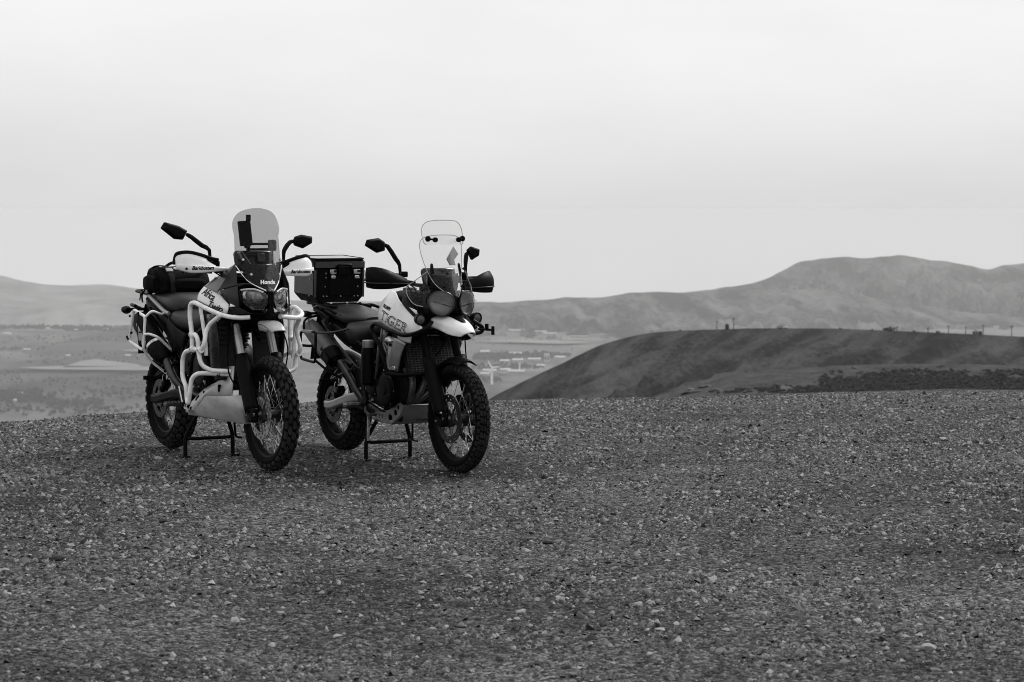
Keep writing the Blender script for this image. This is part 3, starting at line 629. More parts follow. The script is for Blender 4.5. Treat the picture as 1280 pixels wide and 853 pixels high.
# ------------------------------------------------------------------ motorcycle building blocks
def P(name, mb, m, parent, **kw): return obj(name, mb, m, parent, **kw)
def tyre_mesh(Ro, wd, rim, rows, style):
    mb = MB(); h = wd/2
    def crown(y): return Ro-.011-.30*wd*abs(y/h)**2.3
    prof = [(rim, -.40*wd), (rim+.012, -.455*wd), ((rim+crown(h))/2, -.505*wd), (crown(h*.93), -.455*wd)]
    prof += [(crown(h*k), h*k) for k in (-.8, -.5, -.2, 0, .2, .5, .8)]+[(crown(h*.93), .455*wd), ((rim+crown(h))/2, .505*wd), (rim+.012, .455*wd), (rim, .40*wd), (rim-.02, .2*wd), (rim-.02, -.2*wd)]
    mb.lathe((0, 0, 0), (0, 1, 0), prof, 72, closed=True)
    mb.cur = 1
    def block(a0, a1, y0, y1, sk=0., ht=.0125, taper=.84, cut=0.):
        am, ym = (a0+a1)/2, (y0+y1)/2; k = []
        for lvl, f in ((-.006, 1.), (ht, taper)):
            pts = []
            corners = [(a0, y0), (a1, y0), (a1, y1), (a0, y1)]
            if cut: corners = [(a0+(a1-a0)*cut, y0), (a1-(a1-a0)*cut, y0), (a1, ym), (a1-(a1-a0)*cut, y1), (a0+(a1-a0)*cut, y1), (a0, ym)]
            for a, y in corners:
                aa = am+(a-am)*f+sk*y/h; yy = ym+(y-ym)*f; r = crown(yy)+lvl
                pts.append((math.cos(aa)*r, yy, math.sin(aa)*r))
            k.append(mb.ring(pts))
        mb.bridge(k[0], k[1]); mb.face(k[1])
    d = 2*math.pi/rows
    for i in range(rows):
        a = i*d
        if style == 'knobby':
            block(a+.06*d, a+.92*d, -.27*h, .27*h, cut=.22)
            for s_ in (-1, 1):
                b = a+.5*d
                lo, hi = sorted((s_*.30*h, s_*.70*h)); block(b+.06*d, b+.94*d, lo, hi, cut=.2)
                lo, hi = sorted((s_*.74*h, s_*1.0*h)); block(a+.08*d, a+.80*d, lo, hi, ht=.010)
        else:
            for s_ in (-1, 1):
                lo, hi = sorted((s_*.04*h, s_*.36*h)); block(a+(.05 if s_ > 0 else .35)*d, a+(.85 if s_ > 0 else 1.15)*d, lo, hi, s_*.05, ht=.0095)
                lo, hi = sorted((s_*.41*h, s_*.74*h)); block(a+.2*d, a+1.05*d, lo, hi, s_*.06, ht=.0095)
                lo, hi = sorted((s_*.78*h, s_*.98*h)); block(a+.1*d, a+.75*d, lo, hi, ht=.008)
    return mb
def disc_mesh(ri, ro, th, n=84, wave=.0):
    mb = MB(); rad = np.linspace(ri, ro, 6); ring = {}
    for sd in (-1, 1):
        for j, rj in enumerate(rad):
            ring[sd, j] = mb.ring([((rj*(1+(wave*math.sin(i*2*math.pi/n*9) if j == 5 else 0)))*math.cos(2*math.pi*i/n), sd*th/2, rj*math.sin(2*math.pi*i/n)) for i in range(n)])
    for j in range(5):
        for i in range(n):
            if j in (1, 3) and (i+2*j) % 6 in (0, 1) and j == 3 or (j == 1 and i % 6 in (3, 4)): continue
            k = (i+1) % n
            mb.face((ring[-1, j][i], ring[-1, j][k], ring[-1, j+1][k], ring[-1, j+1][i])); mb.face((ring[1, j][i], ring[1, j+1][i], ring[1, j+1][k], ring[1, j][k]))
    for j in (0, 5):
        for i in range(n): k = (i+1) % n; mb.face((ring[-1, j][i], ring[-1, j][k], ring[1, j][k], ring[1, j][i]))
    return mb
def wheel(parent, x, z, Ro, wd, rim, rows, style, disc_r, discs, spokes, rim_mat='black_metal', hubr=.04, sprocket=False, dark_disc=False):
    t = P('wheel', tyre_mesh(Ro, wd, rim, rows, style), ['rubber', 'tread_rubber'], parent, loc=(x, 0, z), ang=30, rot=(0, R(13), 0))
    mb = MB(); rw = .36*wd
    mb.lathe((0, 0, 0), (0, 1, 0), [(rim+.006, -rw-.004), (rim+.008, -rw), (rim-.006, -rw+.006), (rim-.016, -rw*.35), (rim-.022, 0), (rim-.016, rw*.35), (rim-.006, rw-.006), (rim+.008, rw), (rim+.006, rw+.004), (rim-.012, rw-.002), (rim-.026, rw*.35), (rim-.03, 0), (rim-.026, -rw*.35), (rim-.012, -rw+.002)], 72, closed=True)
    P('rim', mb, rim_mat, t)
    mb = MB(); mb.lathe((0, 0, 0), (0, 1, 0), [(.018, -.085), (.026, -.07), (hubr+.012, -.058), (hubr+.012, -.048), (hubr*.7, -.04), (hubr*.66, .04), (hubr+.012, .048), (hubr+.012, .058), (.026, .07), (.018, .085)], 24); P('hub', mb, 'dark_steel', t)
    mb = MB(); mb.cyl((0, -.12, 0), (0, .12, 0), .012, seg=12); mb.cyl((0, -.128, 0), (0, -.116, 0), .022, seg=6); P('axle', mb, 'steel', t)
    ms = []
    for s_ in (-1, 1):
        for dr in (-1, 1):
            mb = MB(); a = R(16)*dr; mb.tube([(hubr*math.cos(a*4.2), s_*.053, hubr*math.sin(a*4.2)), ((rim-.026)*1., s_*rw*.25, 0)], .0021, 5)
            mb.cyl(((rim-.05), s_*rw*.32, 0), ((rim-.024), s_*rw*.25, 0), .0036, seg=6)
            me = obj('spoke', mb, 'steel'); ms.append(me.data); bpy.data.objects.remove(me)
    for i in range(spokes):
        o = bpy.data.objects.new('spoke', ms[(i % 2)*2+(i//2) % 2]); COL.objects.link(o); o.parent = t; o.rotation_euler = (0, 2*math.pi*i/spokes, 0)
    for y in discs:
        d = P('brake_disc', disc_mesh(disc_r*.70, disc_r, .005, wave=.018), 'dark_steel' if disc_r < .14 or dark_disc else 'steel', t, loc=(0, y, 0), smooth=False)
        mb = MB()
        for i in range(6):
            a = i*math.pi/3; mb.tube([(.045*math.cos(a-.35), 0, .045*math.sin(a-.35)), (disc_r*.45*math.cos(a-.1), 0, disc_r*.45*math.sin(a-.1)), (disc_r*.74*math.cos(a), 0, disc_r*.74*math.sin(a))], [.012, .008, .010], 6, flat=.5)
        mb.lathe((0, 0, 0), (0, 1, 0), [(.03, -.006), (.055, -.006), (.055, .006), (.03, .006)], 20, closed=True); P('disc_carrier', mb, 'dark_steel', t, loc=(0, y, 0))
    if sprocket:
        mb = MB(); n = 42; pts = [((.105+(.006 if i % 2 else 0))*math.cos(2*math.pi*i/(2*n)), .085, (.105+(.006 if i % 2 else 0))*math.sin(2*math.pi*i/(2*n))) for i in range(2*n)]; mb.prism(pts, (0, .007, 0)); P('sprocket', mb, 'dark_steel', t)
    return t
def mirror(parent, pts, stem, thick=.035, s=-1):
    """hexagonal mirror head at given outline (local points) and its stem"""
    c = sum((Vector(p) for p in pts), Vector())/len(pts); mb = MB()
    a = mb.ring([Vector(p)+Vector((-.005, 0, 0)) for p in pts]); b = mb.ring([Vector(p)+Vector((.012, 0, 0)) for p in pts]); d = mb.ring([c+(Vector(p)-c)*.72+Vector((.03, 0, 0)) for p in pts])
    mb.face(a[::-1]); mb.bridge(a, b); mb.bridge(b, d); mb.face(d)
    h = P('mirror', mb, 'black_plastic', parent, bevel=.005)
    mb = MB(); mb.prism([c+(Vector(p)-c)*.9+Vector((-.0068, 0, 0)) for p in pts], (.003, 0, 0)); P('mirror_glass', mb, 'mirror_glass', h)
    mb = MB(); mb.tube(catmull(stem, 9), [.009, .013, .014, .015, .015, .014, .012, .010, .009], 8); mb.lathe(stem[-1], (0, 0, 1), [(.012, -.05), (.014, -.03), (.014, 0), (.008, .006)], 12); P('mirror_stem', mb, 'black_plastic', h)
def fork(parent, x0, z0, x1, z1, y, upm, lowm, zsplit, r1=.0245, r2=.030, guard=None):
    """one fork leg from the axle (x0,z0) up to (x1,z1)"""
    def pt(z): t = (z-z0)/(z1-z0); return (x0+(x1-x0)*t, y, z)
    mb = MB(); mb.cyl(pt(zsplit-.05), pt(z1), r1, seg=16); f = P('fork_leg', mb, upm, parent)
    mb = MB(); mb.tube([pt(z0-.03), pt(z0+.05), pt(zsplit)], [.026, r2, r2], 14); P('fork_slider', mb, lowm, f)
    if guard:
        mb = MB(); dx = (x1-x0)/(z1-z0); up = Vector((dx, 0, 1)).normalized(); fw = Vector((1, 0, -dx)).normalized(); rows = []
        for k in range(10):
            z = guard[0]+(guard[1]-guard[0])*k/9; c = Vector(pt(z)); wv = guard[2]*(1-.15*abs(k/9-.5)); s_ = -1 if y < 0 else 1
            rows.append(mb.ring([c+fw*(math.cos(a)*wv)+Vector((0, s_*math.sin(a)*wv*.95, 0)) for a in np.linspace(-1.0, 2.5, 9)]))
        for a, b in zip(rows, rows[1:]): mb.bridge(a, b, closed=False)
        P('fork_guard', mb, 'black_plastic', f, solid=.006)
    return f
def caliper(parent, c, s, ang=.6, big=1.):
    mb = MB(); M = Matrix.Rotation(ang, 3, 'Y'); mb.box(c, (.06*big, .055, .125*big), M); o = P('brake_caliper', mb, 'black_metal', parent, bevel=.012, segs=3)
    mb = MB()
    for k in (-.03, .03): q = Vector(c)+M @ Vector((0, s*.03, k*big)); mb.cyl(q, q+Vector((0, s*.007, 0)), .015*big, seg=12)
    P('piston_cap', mb, 'dark_steel', o)
def stand(parent, x, feet_y, top, dz=0.):
    mb = MB()
    for s in (-1, 1):
        mb.rod([(x+.06, s*.10, top), (x+.03, s*.12, top-.05), (x, s*feet_y, .14), (x, s*feet_y, .012)], .0135, .03, 8)
    mb.rod([(x+.002, -feet_y, .135), (x+.02, -feet_y+.03, .125), (x+.02, feet_y-.03, .125), (x+.002, feet_y, .135)], .0115, .02, 8); o = P('centre_stand', mb, 'black_metal', parent)
    for s in (-1, 1):
        mb = MB(); mb.box((x+.005, s*(feet_y+.008), .008), (.075, .05, .016)); P('stand_foot', mb, 'black_metal', o, bevel=.004)
    mb = MB(); mb.rod([(x+.1, .13, top-.02), (x-.03, .2, .12), (x-.05, .25, .11)], .008, .03, 6); P('foot_lever', mb, 'black_metal', o)
def bolts(parent, pts, ax, r=.008, m='steel', name='bolt'):
    for p in pts: mb = MB(); mb.cyl(Vector(p)-Vector(ax)*.004, Vector(p)+Vector(ax)*.005, r, r*.85, 8); P(name, mb, m, parent)
def swingarm(parent, px, pz, az, y0, y1, m, s):
    mb = MB(); a = [(px, s*y0, pz), (px*.55, s*(y0+y1)/2, pz*.52+az*.48+.02), (.04, s*y1, az), (-.05, s*y1, az)]
    c = catmull(a, 9); rings = []
    for i, p in enumerate(c):
        hh = .036-.012*i/8; ww = .019; rings.append(mb.ring([p+Vector((0, dy*ww, dz_*hh)) for dy, dz_ in ((-1, -.7), (-1, .7), (-.6, 1), (.6, 1), (1, .7), (1, -.7), (.6, -1), (-.6, -1))]))
    for q, r_ in zip(rings, rings[1:]): mb.bridge(q, r_)
    mb.face(rings[0][::-1]); mb.face(rings[-1]); P('swingarm', mb, m, parent, bevel=.004)
def engine(parent, cx, cz, m='engine_metal'):
    """crankcase, two covers, leaning cylinders with fins and head"""
    mb = MB(); mb.body([(cx-.27, .09, cz-.10, cz+.10, 4), (cx-.22, .13, cz-.14, cz+.14, 4), (cx-.05, .17, cz-.16, cz+.17, 4), (cx+.10, .17, cz-.15, cz+.16, 4), (cx+.19, .13, cz-.11, cz+.12, 3.5), (cx+.22, .09, cz-.07, cz+.08, 3)], 24); e = P('engine_block', mb, m, parent, bevel=.006)
    for s in (-1, 1):
        for x, z, r, dep in ((cx+.07, cz-.01, .115, .035), (cx-.13, cz+.02, .085, .025)):
            mb = MB(); mb.lathe((x, s*.165, z), (0, s, 0), [(r, -.02), (r, dep*.55), (r*.9, dep*.9), (r*.75, dep), (r*.25, dep), (r*.22, dep+.006), (.001, dep+.006)], 36); P('engine_cover', mb, 'black_metal', e)
            bolts(e, [(x+r*.93*math.cos(a), s*(.165+dep*.62), z+r*.93*math.sin(a)) for a in np.arange(0, 6.28, .9)], (0, s, 0), .0075)
    ax = Vector((.42, 0, .9)).normalized()
    for k in range(7):
        c = Vector((cx+.02, 0, cz+.15))+ax*(k*.022); mb = MB(); M = ax.to_track_quat('Z', 'Y').to_matrix(); mb.box(c, (.17+.012*(k % 2), .30+.02*(k % 2), .012), M); P('cylinder_fin', mb, m, e, bevel=.003)
    mb = MB(); mb.box(Vector((cx+.02, 0, cz+.15))+ax*.065, (.15, .28, .15), ax.to_track_quat('Z', 'Y').to_matrix()); mb.box(Vector((cx+.02, 0, cz+.15))+ax*.20, (.19, .33, .10), ax.to_track_quat('Z', 'Y').to_matrix()); P('cylinder_head', mb, m, e, bevel=.012)
    return e
def bar_set(parent, clampx, clampz, gx, gz_, half, s_rake=0.):
    mb = MB(); mb.rod([(gx, -half, gz_), (gx+.03, -.20, gz_), (clampx+.01, -.10, clampz), (clampx+.01, .10, clampz), (gx+.03, .20, gz_), (gx, half, gz_)], .0125, .08, 10); b = P('handlebar', mb, 'black_metal', parent)
    mb = MB(); mb.cyl((clampx+.01, -.07, clampz-.02), (clampx+.01, .07, clampz-.02), .022); mb.box((clampx, 0, clampz-.07), (.09, .24, .035)); P('bar_clamp', mb, 'black_metal', b, bevel=.006)
    for s in (-1, 1):
        mb = MB(); mb.tube([(gx, s*half, gz_), (gx+.012, s*(half-.125), gz_)], [.0175, .0165], 14); P('grip', mb, 'rubber', b)
        mb = MB(); mb.box((gx+.02, s*(half-.16), gz_), (.05, .055, .045)); mb.box((gx+.035, s*(half-.155), gz_+.03), (.04, .04, .03)); P('switch_cluster', mb, 'black_plastic', b, bevel=.008)
        mb = MB(); mb.tube(catmull([(gx+.06, s*(half-.15), gz_+.005), (gx+.085, s*(half-.10), gz_), (gx+.075, s*(half-.03), gz_-.005), (gx+.07, s*(half+.01), gz_-.01)], 9), [.008, .008, .007, .006, .006, .006, .005, .005, .008], 7); P('lever', mb, 'dark_steel', b)
    mb = MB(); mb.lathe((gx+.065, -(half-.20), gz_+.02), (0, 0, 1), [(.022, 0), (.024, .01), (.024, .03), (.02, .036)], 16); P('brake_reservoir', mb, 'black_plastic', b)
    return b
def cables(parent, paths, r=.0045):
    for p in paths: mb = MB(); mb.tube(catmull(p, 14), r, 6); P('cable', mb, 'rubber', parent)
def screen_sheet(rows, n=15, m=26):
    """rows (z, x centre, half width, sweep) bottom to top; returns a grid"""
    mb = MB(); C = catmull([(r[0], r[1], r[2]) for r in rows], m); Sw = catmull([(r[3], 0, 0) for r in rows], m); ids = []
    for c, sw in zip(C, Sw):
        z, x, hw = c; ids.append(mb.ring([(x-sw.x*(t*t), t*hw, z) for t in np.linspace(-1, 1, n)]))
    for a, b in zip(ids, ids[1:]): mb.bridge(a, b, closed=False)
    return mb
def edge_tube(rows, r, n=15, m=26, keep=None):
    C = catmull([(q[0], q[1], q[2]) for q in rows], m); Sw = catmull([(q[3], 0, 0) for q in rows], m)
    L = [(c[1]-s.x, -c[2], c[0]) for c, s in zip(C, Sw)]; Rr = [(c[1]-s.x, c[2], c[0]) for c, s in zip(C, Sw)]
    top = [(C[-1][1]-Sw[-1].x*t*t, t*C[-1][2], C[-1][0]) for t in np.linspace(-1, 1, n)][1:-1]
    mb = MB(); mb.tube(L+top+Rr[::-1], r, 5); return mb
def link_plate(parent, name, pts, y, th, m, bevel=.003): mb = MB(); mb.prism([(x, y, z) for x, z in pts], (0, th, 0)); return P(name, mb, m, parent, bevel=bevel)
def rounded(x0, x1, z0, z1): return [(x0, z0), (x1, z0), (x1, z1), (x0, z1)]
#@@HONDA
# ------------------------------------------------------------------ the motorcycle with white crash bars
HZ = float(gz(-1.87, 15.4, False))
A = empty('touring_motorcycle', (-2.27, 16.1, HZ), R(-59.7))
tag(A, 'dark and white adventure motorcycle with white tube crash bars and smoked windscreen', 'motorcycle')
wheel(A, 1.575, .349, .352, .094, .268, 31, 'knobby', .155, (-.068, .068), 36)
wheel(A, 0, .342, .336, .150, .232, 30, 'knobby', .128, (-.085,), 36, hubr=.05, sprocket=True)
for s in (-1, 1):
    f = fork(A, 1.555, .345, 1.175, 1.16, s*.112, 'fork_tube', 'black_metal', .64, guard=(.36, .70, .046))
    caliper(f, (1.47, s*.075, .42), s, -.5)
    mb = MB(); mb.box((1.555, s*.112, .345), (.075, .05, .09)); P('axle_clamp', mb, 'black_metal', f, bevel=.012)
for z, x in ((.93, 1.285), (1.13, 1.19)):
    mb = MB(); mb.box((x, 0, z), (.11, .30, .045), Matrix.Rotation(.42, 3, 'Y')); P('fork_yoke', mb, 'black_metal', A, bevel=.014)
# frame
for s in (-1, 1):
    mb = MB(); mb.rod([(1.20, s*.05, 1.04), (1.08, s*.12, .93), (.72, s*.15, .78), (.56, s*.14, .62), (.55, s*.13, .34)], .021, .06); mb.rod([(1.24, s*.04, .93), (1.20, s*.12, .62), (1.10, s*.08, .40), (.62, s*.10, .34)], .018, .07)
    mb.rod([(.62, s*.13, .70), (.30, s*.13, .90), (-.12, s*.12, 1.0)], .014, .05); mb.rod([(.60, s*.13, .56), (.25, s*.14, .80), (-.05, s*.13, .94)], .012, .05); P('frame', mb, 'black_metal', A)
    swingarm(A, .56, .40, .342, .10, .115, 'black_metal', s)
engine(A, .86, .60)
mb = MB(); mb.tube([(.42, 0, .40), (.52, 0, .72)], .025, 12); P('shock_absorber', mb, 'dark_steel', A)
mb = MB(); mb.tube([(.43+.05*0+.001*i+.0045*i, .035*math.cos(i*.9), .43+.0042*i+.035*math.sin(i*.9)*.25) for i in range(60)], .006, 6); P('shock_spring', mb, 'steel', A)
mb = MB(); mb.rod([(.62, .10, .47), (0, .095, .455), (-.10, .095, .40), (-.11, .095, .33), (-.07, .095, .26), (0, .095, .235), (.62, .10, .36)], .009, .05, 6, closed=True); P('drive_chain', mb, 'dark_steel', A)
# radiators and their grey shrouds
for s in (-1, 1):
    mb = MB(); mb.box((1.215, s*.135, .74), (.05, .17, .40), Matrix.Rotation(-.16, 3, 'Y')); r_ = P('radiator', mb, 'radiator_core', A, bevel=.006)
    for k in range(11): mb = MB(); mb.box((1.243+.006*(k-5)*.95, s*.135, .58+k*.032), (.008, .155, .012), Matrix.Rotation(-.16, 3, 'Y')); P('radiator_fin', mb, 'radiator_core', r_)
    mb = MB(); mb.sheet([[(1.10, s*.215, .95), (1.16, s*.225, .76), (1.15, s*.205, .56)], [(1.18, s*.235, .95), (1.235, s*.235, .76), (1.215, s*.215, .56)], [(1.26, s*.225, .95), (1.30, s*.22, .76), (1.27, s*.20, .56)]], 10, 8); P('radiator_shroud', mb, 'lamp_dark', A, solid=.008)
# fuel tank: black spine, white sides with lettering, black vent below
mb = MB(); mb.body([(.70, .06, .90, .985, 2.6), (.78, .13, .88, 1.04, 2.8), (.92, .165, .88, 1.085, 3), (1.08, .17, .90, 1.10, 3), (1.20, .14, .92, 1.10, 3), (1.26, .08, .96, 1.08, 2.6)], 24, m=18); tk = P('fuel_tank', mb, 'dark_paint', A)
mb = MB(); mb.lathe((.98, 0, 1.085), (0, 0, 1), [(.045, 0), (.045, .014), (.04, .018), (.001, .02)], 24); P('fuel_cap', mb, 'dark_steel', tk)
for s in (-1, 1):
    mb = MB(); mb.sheet([[(.955, s*.165, 1.115), (1.10, s*.185, 1.10), (1.26, s*.20, 1.075), (1.40, s*.195, 1.015)], [(.93, s*.195, 1.065), (1.10, s*.212, 1.052), (1.26, s*.222, 1.032), (1.42, s*.212, .985)], [(.925, s*.20, 1.025), (1.10, s*.220, 1.005), (1.26, s*.226, .985), (1.40, s*.212, .955)]], 16, 8)
    wp = P('tank_panel', mb, 'white_paint', A, solid=.008)
    if s < 0:
        lettering('lettering', 'Africa', 'letter_black', wp, (.99, -.235, 1.07), (1, .0, -.16), (.10, .1, 1), .062, .3, .0012, wp, .92, width=.25)
        lettering('lettering', 'Twin', 'letter_black', wp, (1.15, -.24, .998), (1, .0, -.16), (.10, .1, 1), .058, .3, .0012, wp, .95, width=.20)
    else:
        lettering('lettering', 'Africa', 'letter_black', wp, (1.215, .235, 1.045), (-1, .0, .16), (.10, -.1, 1), .062, .3, .0012, wp, .92, width=.25)
    mb = MB(); mb.sheet([[(.89, s*.185, 1.035), (1.0, s*.20, 1.015), (1.13, s*.212, .995)], [(.90, s*.19, 1.0), (1.0, s*.205, .975), (1.12, s*.215, .965)], [(.94, s*.18, .96), (1.02, s*.20, .945), (1.12, s*.21, .94)]], 9, 6); P('tank_vent', mb, 'black_plastic', A, solid=.01)
    mb = MB(); mb.facets([(1.20, s*.222, .985), (1.36, s*.216, .955), (1.31, s*.215, .925), (1.235, s*.222, .885), (1.205, s*.224, .90)], [(0, 1, 2, 3, 4)]); P('lower_tank_panel', mb, 'white_paint', A, solid=.006)
    mb = MB(); mb.prism([(1.235, s*.228, .95), (1.285, s*.228, .935), (1.25, s*.228, .90)], (0, .004, 0)); P('badge', mb, 'dark_paint', A)
# fairing: faceted side panels, nose, headlamps
for s in (-1, 1):
    v = [(1.40, s*.150, 1.265), (1.15, s*.170, 1.175), (1.00, s*.190, 1.115), (1.27, s*.218, 1.085), (1.475, s*.172, 1.135), (1.385, s*.215, 1.005), (1.495, s*.168, 1.0), (1.53, s*.11, .958), (1.36, s*.20, .962), (1.31, s*.225, 1.10)]
    mb = MB(); mb.facets(v, [(0, 4, 9), (0, 9, 3), (0, 3, 1), (1, 3, 2)]); P('side_fairing', mb, 'dark_paint', A, solid=.008, bevel=.006)
    mb = MB(); mb.facets([(1.31, s*.224, 1.098), (1.475, s*.171, 1.133), (1.492, s*.168, 1.002), (1.43, s*.195, 1.0), (1.40, s*.205, 1.06)], [(0, 1, 4), (1, 2, 3, 4)]); P('lamp_surround', mb, 'dark_paint', A, solid=.008, bevel=.005)
    mb = MB(); mb.facets([(1.30, s*.205, 1.09), (1.40, s*.19, 1.06), (1.43, s*.18, 1.0), (1.50, s*.15, .985), (1.38, s*.19, .985)], [(0, 1, 4), (1, 2, 4), (2, 3, 4)]); P('air_intake', mb, 'black_plastic', A, solid=.006)
    mb = MB(); mb.facets([(1.37, s*.212, .992), (1.49, s*.17, 1.0), (1.535, s*.11, .962), (1.40, s*.19, .955)], [(0, 1, 2, 3)]); P('lower_fairing', mb, 'dark_paint', A, solid=.008, bevel=.005)
    mb = MB(); mb.facets([(1.435, s*.20, 1.022), (1.475, s*.185, 1.008), (1.43, s*.205, 1.0)], [(0, 1, 2)]); P('trim', mb, 'white_paint', A, solid=.006)
    mb = MB(); mb.tube(catmull([(1.16, s*.178, 1.178), (1.09, s*.185, 1.145), (1.02, s*.19, 1.115)], 8), .0045, 6); P('trim_line', mb, 'white_paint', A)
    # pinstripe round the screen base
    mb = MB(); mb.sheet([[(1.405, s*.158, 1.255), (1.475, s*.108, 1.165), (1.575, s*.028, 1.108)], [(1.412, s*.150, 1.252), (1.485, s*.100, 1.155), (1.58, s*.026, 1.098)]], 14, 3); P('pinstripe', mb, 'white_paint', A, solid=.006)
    # headlamp: dark housing, reflector bowls, clear lens
    o_ = [(1.485, s*.158, 1.112), (1.535, s*.098, 1.118), (1.575, s*.045, 1.098), (1.592, s*.022, 1.075), (1.592, s*.022, 1.03), (1.575, s*.045, .985), (1.535, s*.098, .985), (1.50, s*.145, 1.03)]
    mb = MB(); c = sum((Vector(p) for p in o_), Vector())/8; fr = mb.ring([Vector(p)+Vector((-.012, 0, 0)) for p in o_]); bk = mb.ring([c+(Vector(p)-c)*.8+Vector((-.07, 0, 0)) for p in o_]); mb.bridge(fr, bk); mb.face(bk); hl = P('headlamp', mb, 'lamp_dark', A)
    mb = MB(); k = mb.ring([Vector(p)*1.0+(c-Vector(p))*.02 for p in o_]); m_ = mb.ring([c+(Vector(p)-c)*.5+Vector((.018, s*.004, 0)) for p in o_]); mb.bridge(k, m_); mb.face(m_); P('lens', mb, 'lens', hl, solid=.003, ang=60)
    for (x, y, z, r_) in ((1.505, .115, 1.075, .030), (1.535, .068, 1.06, .030)):
        mb = MB(); mb.lathe((x, s*y, z), (1, -s*.35, 0), [(.004, -.03), (r_*.6, -.022), (r_*.9, -.008), (r_, .008), (r_*1.12, .008), (r_*1.12, -.012)], 20); P('reflector', mb, 'lamp_reflector', hl)
    mb = MB(); mb.facets([(1.49, s*.148, 1.05), (1.565, s*.03, 1.035), (1.55, s*.05, .992), (1.505, s*.125, 1.0)], [(0, 1, 2, 3)]); P('lower_reflector', mb, 'lamp_dark', hl, solid=.004)
    mb = MB(); mb.tube(catmull([(1.487, s*.155, 1.106), (1.537, s*.096, 1.112), (1.577, s*.045, 1.092)], 8), .006, 6); P('running_light', mb, 'lamp_reflector', hl)
    mb = MB(); mb.facets([(1.495, s*.146, 1.10), (1.555, s*.06, 1.095), (1.565, s*.04, 1.055), (1.52, s*.10, 1.05)], [(0, 1, 2, 3)]); P('upper_reflector', mb, 'lamp_reflector', hl, solid=.004)
mb = MB(); mb.sheet([[(1.375, -.125, 1.265), (1.43, 0, 1.26), (1.375, .125, 1.265)], [(1.44, -.085, 1.17), (1.485, 0, 1.17), (1.44, .085, 1.17)], [(1.535, -.030, 1.095), (1.55, 0, 1.09), (1.535, .030, 1.095)]], 15, 14); np_ = P('nose_panel', mb, 'gloss_black', A, solid=.006)
mb = MB(); mb.prism([(1.575, -.022, 1.10), (1.59, -.012, 1.0), (1.57, -.03, .96), (1.57, .03, .96), (1.59, .012, 1.0), (1.575, .022, 1.10)], (.022, 0, 0)); P('nose_divider', mb, 'black_plastic', A, bevel=.005)
mb = MB(); mb.sheet([[(1.46, -.12, .965), (1.585, 0, .965), (1.46, .12, .965)], [(1.36, -.15, .945), (1.50, 0, .935), (1.36, .15, .945)]], 13, 5); P('nose_underside', mb, 'black_plastic', A, solid=.008)
mb = MB(); mb.box((1.33, 0, 1.06), (.12, .20, .16)); P('headlamp_bracket', mb, 'black_plastic', A, bevel=.02)
# high front fender below the lamps
mb = MB(); mb.sheet([[(1.53, -.062, .90), (1.60, -.060, .893), (1.66, -.052, .872), (1.70, -.042, .85)], [(1.53, -.045, .915), (1.60, -.043, .91), (1.665, -.038, .888), (1.71, -.03, .862)], [(1.53, .045, .915), (1.60, .043, .91), (1.665, .038, .888), (1.71, .03, .862)], [(1.53, .062, .90), (1.60, .060, .893), (1.66, .052, .872), (1.70, .042, .85)]], 14, 11); P('front_fender', mb, 'grey_paint', A, solid=.006)
mb = MB(); mb.sheet([[(1.535, -.064, .897), (1.60, -.062, .89), (1.66, -.054, .87)], [(1.55, -.062, .86), (1.60, -.058, .858), (1.64, -.052, .852)]], 8, 4); P('fender_side', mb, 'grey_paint', A, solid=.005)
# windscreen, smoked, tall
SR = [(1.105, 1.578, .028, .01), (1.16, 1.535, .095, .05), (1.25, 1.475, .150, .075), (1.34, 1.452, .150, .065), (1.43, 1.43, .148, .055), (1.455, 1.424, .152, .05), (1.485, 1.417, .156, .05), (1.53, 1.405, .148, .048), (1.57, 1.396, .122, .034), (1.59, 1.39, .088, .018), (1.60, 1.387, .05, .006), (1.6045, 1.386, .02, .001)]
ws = P('windscreen', screen_sheet(SR, 17, 40), 'smoke_screen', A, solid=.004)
lettering('lettering', 'Honda', 'letter_white', ws, (1.562, -.058, 1.143), (.0, 1, 0), (-.55, 0, 1), .040, .25, .0012, None, 1., width=.098)
mb = MB(); mb.box((1.385, -.115, 1.315), (.02, .02, .045), Matrix.Rotation(.3, 3, 'X')); P('screen_adjuster', mb, 'steel', A, bevel=.004)
mb = MB(); mb.box((1.372, .035, 1.30), (.006, .05, .055), Matrix.Rotation(-.35, 3, 'Y')); P('display', mb, 'can_metal', A, bevel=.003)
mb = MB(); mb.rod([(1.37, -.10, 1.34), (1.40, -.06, 1.27), (1.44, -.03, 1.20)], .006, .02, 6); P('screen_bracket', mb, 'can_metal', A)
mb = MB(); mb.rod([(1.39, .10, 1.36), (1.42, .09, 1.27), (1.46, .07, 1.19)], .006, .02, 6); P('screen_bracket', mb, 'can_metal', A)
bolts(ws, [(1.508, -.095, 1.20), (1.508, .095, 1.20), (1.455, -.125, 1.29), (1.455, .125, 1.29)], (.9, 0, .4), .009)
mb = MB(); mb.rod([(1.40, -.06, 1.365), (1.405, -.055, 1.385), (1.405, .075, 1.385), (1.40, .08, 1.365)], .0075, .01, 8); mb.box((1.402, .01, 1.352), (.015, .17, .014)); P('instrument_bar', mb, 'black_plastic', A)
mb = MB(); mb.box((1.38, .105, 1.375), (.03, .055, .07)); P('screen_bracket', mb, 'black_plastic', A, bevel=.012)
mb = MB(); mb.box((1.33, 0, 1.28), (.05, .25, .13), Matrix.Rotation(-.35, 3, 'Y')); P('instrument_panel', mb, 'gloss_black', A, bevel=.018)
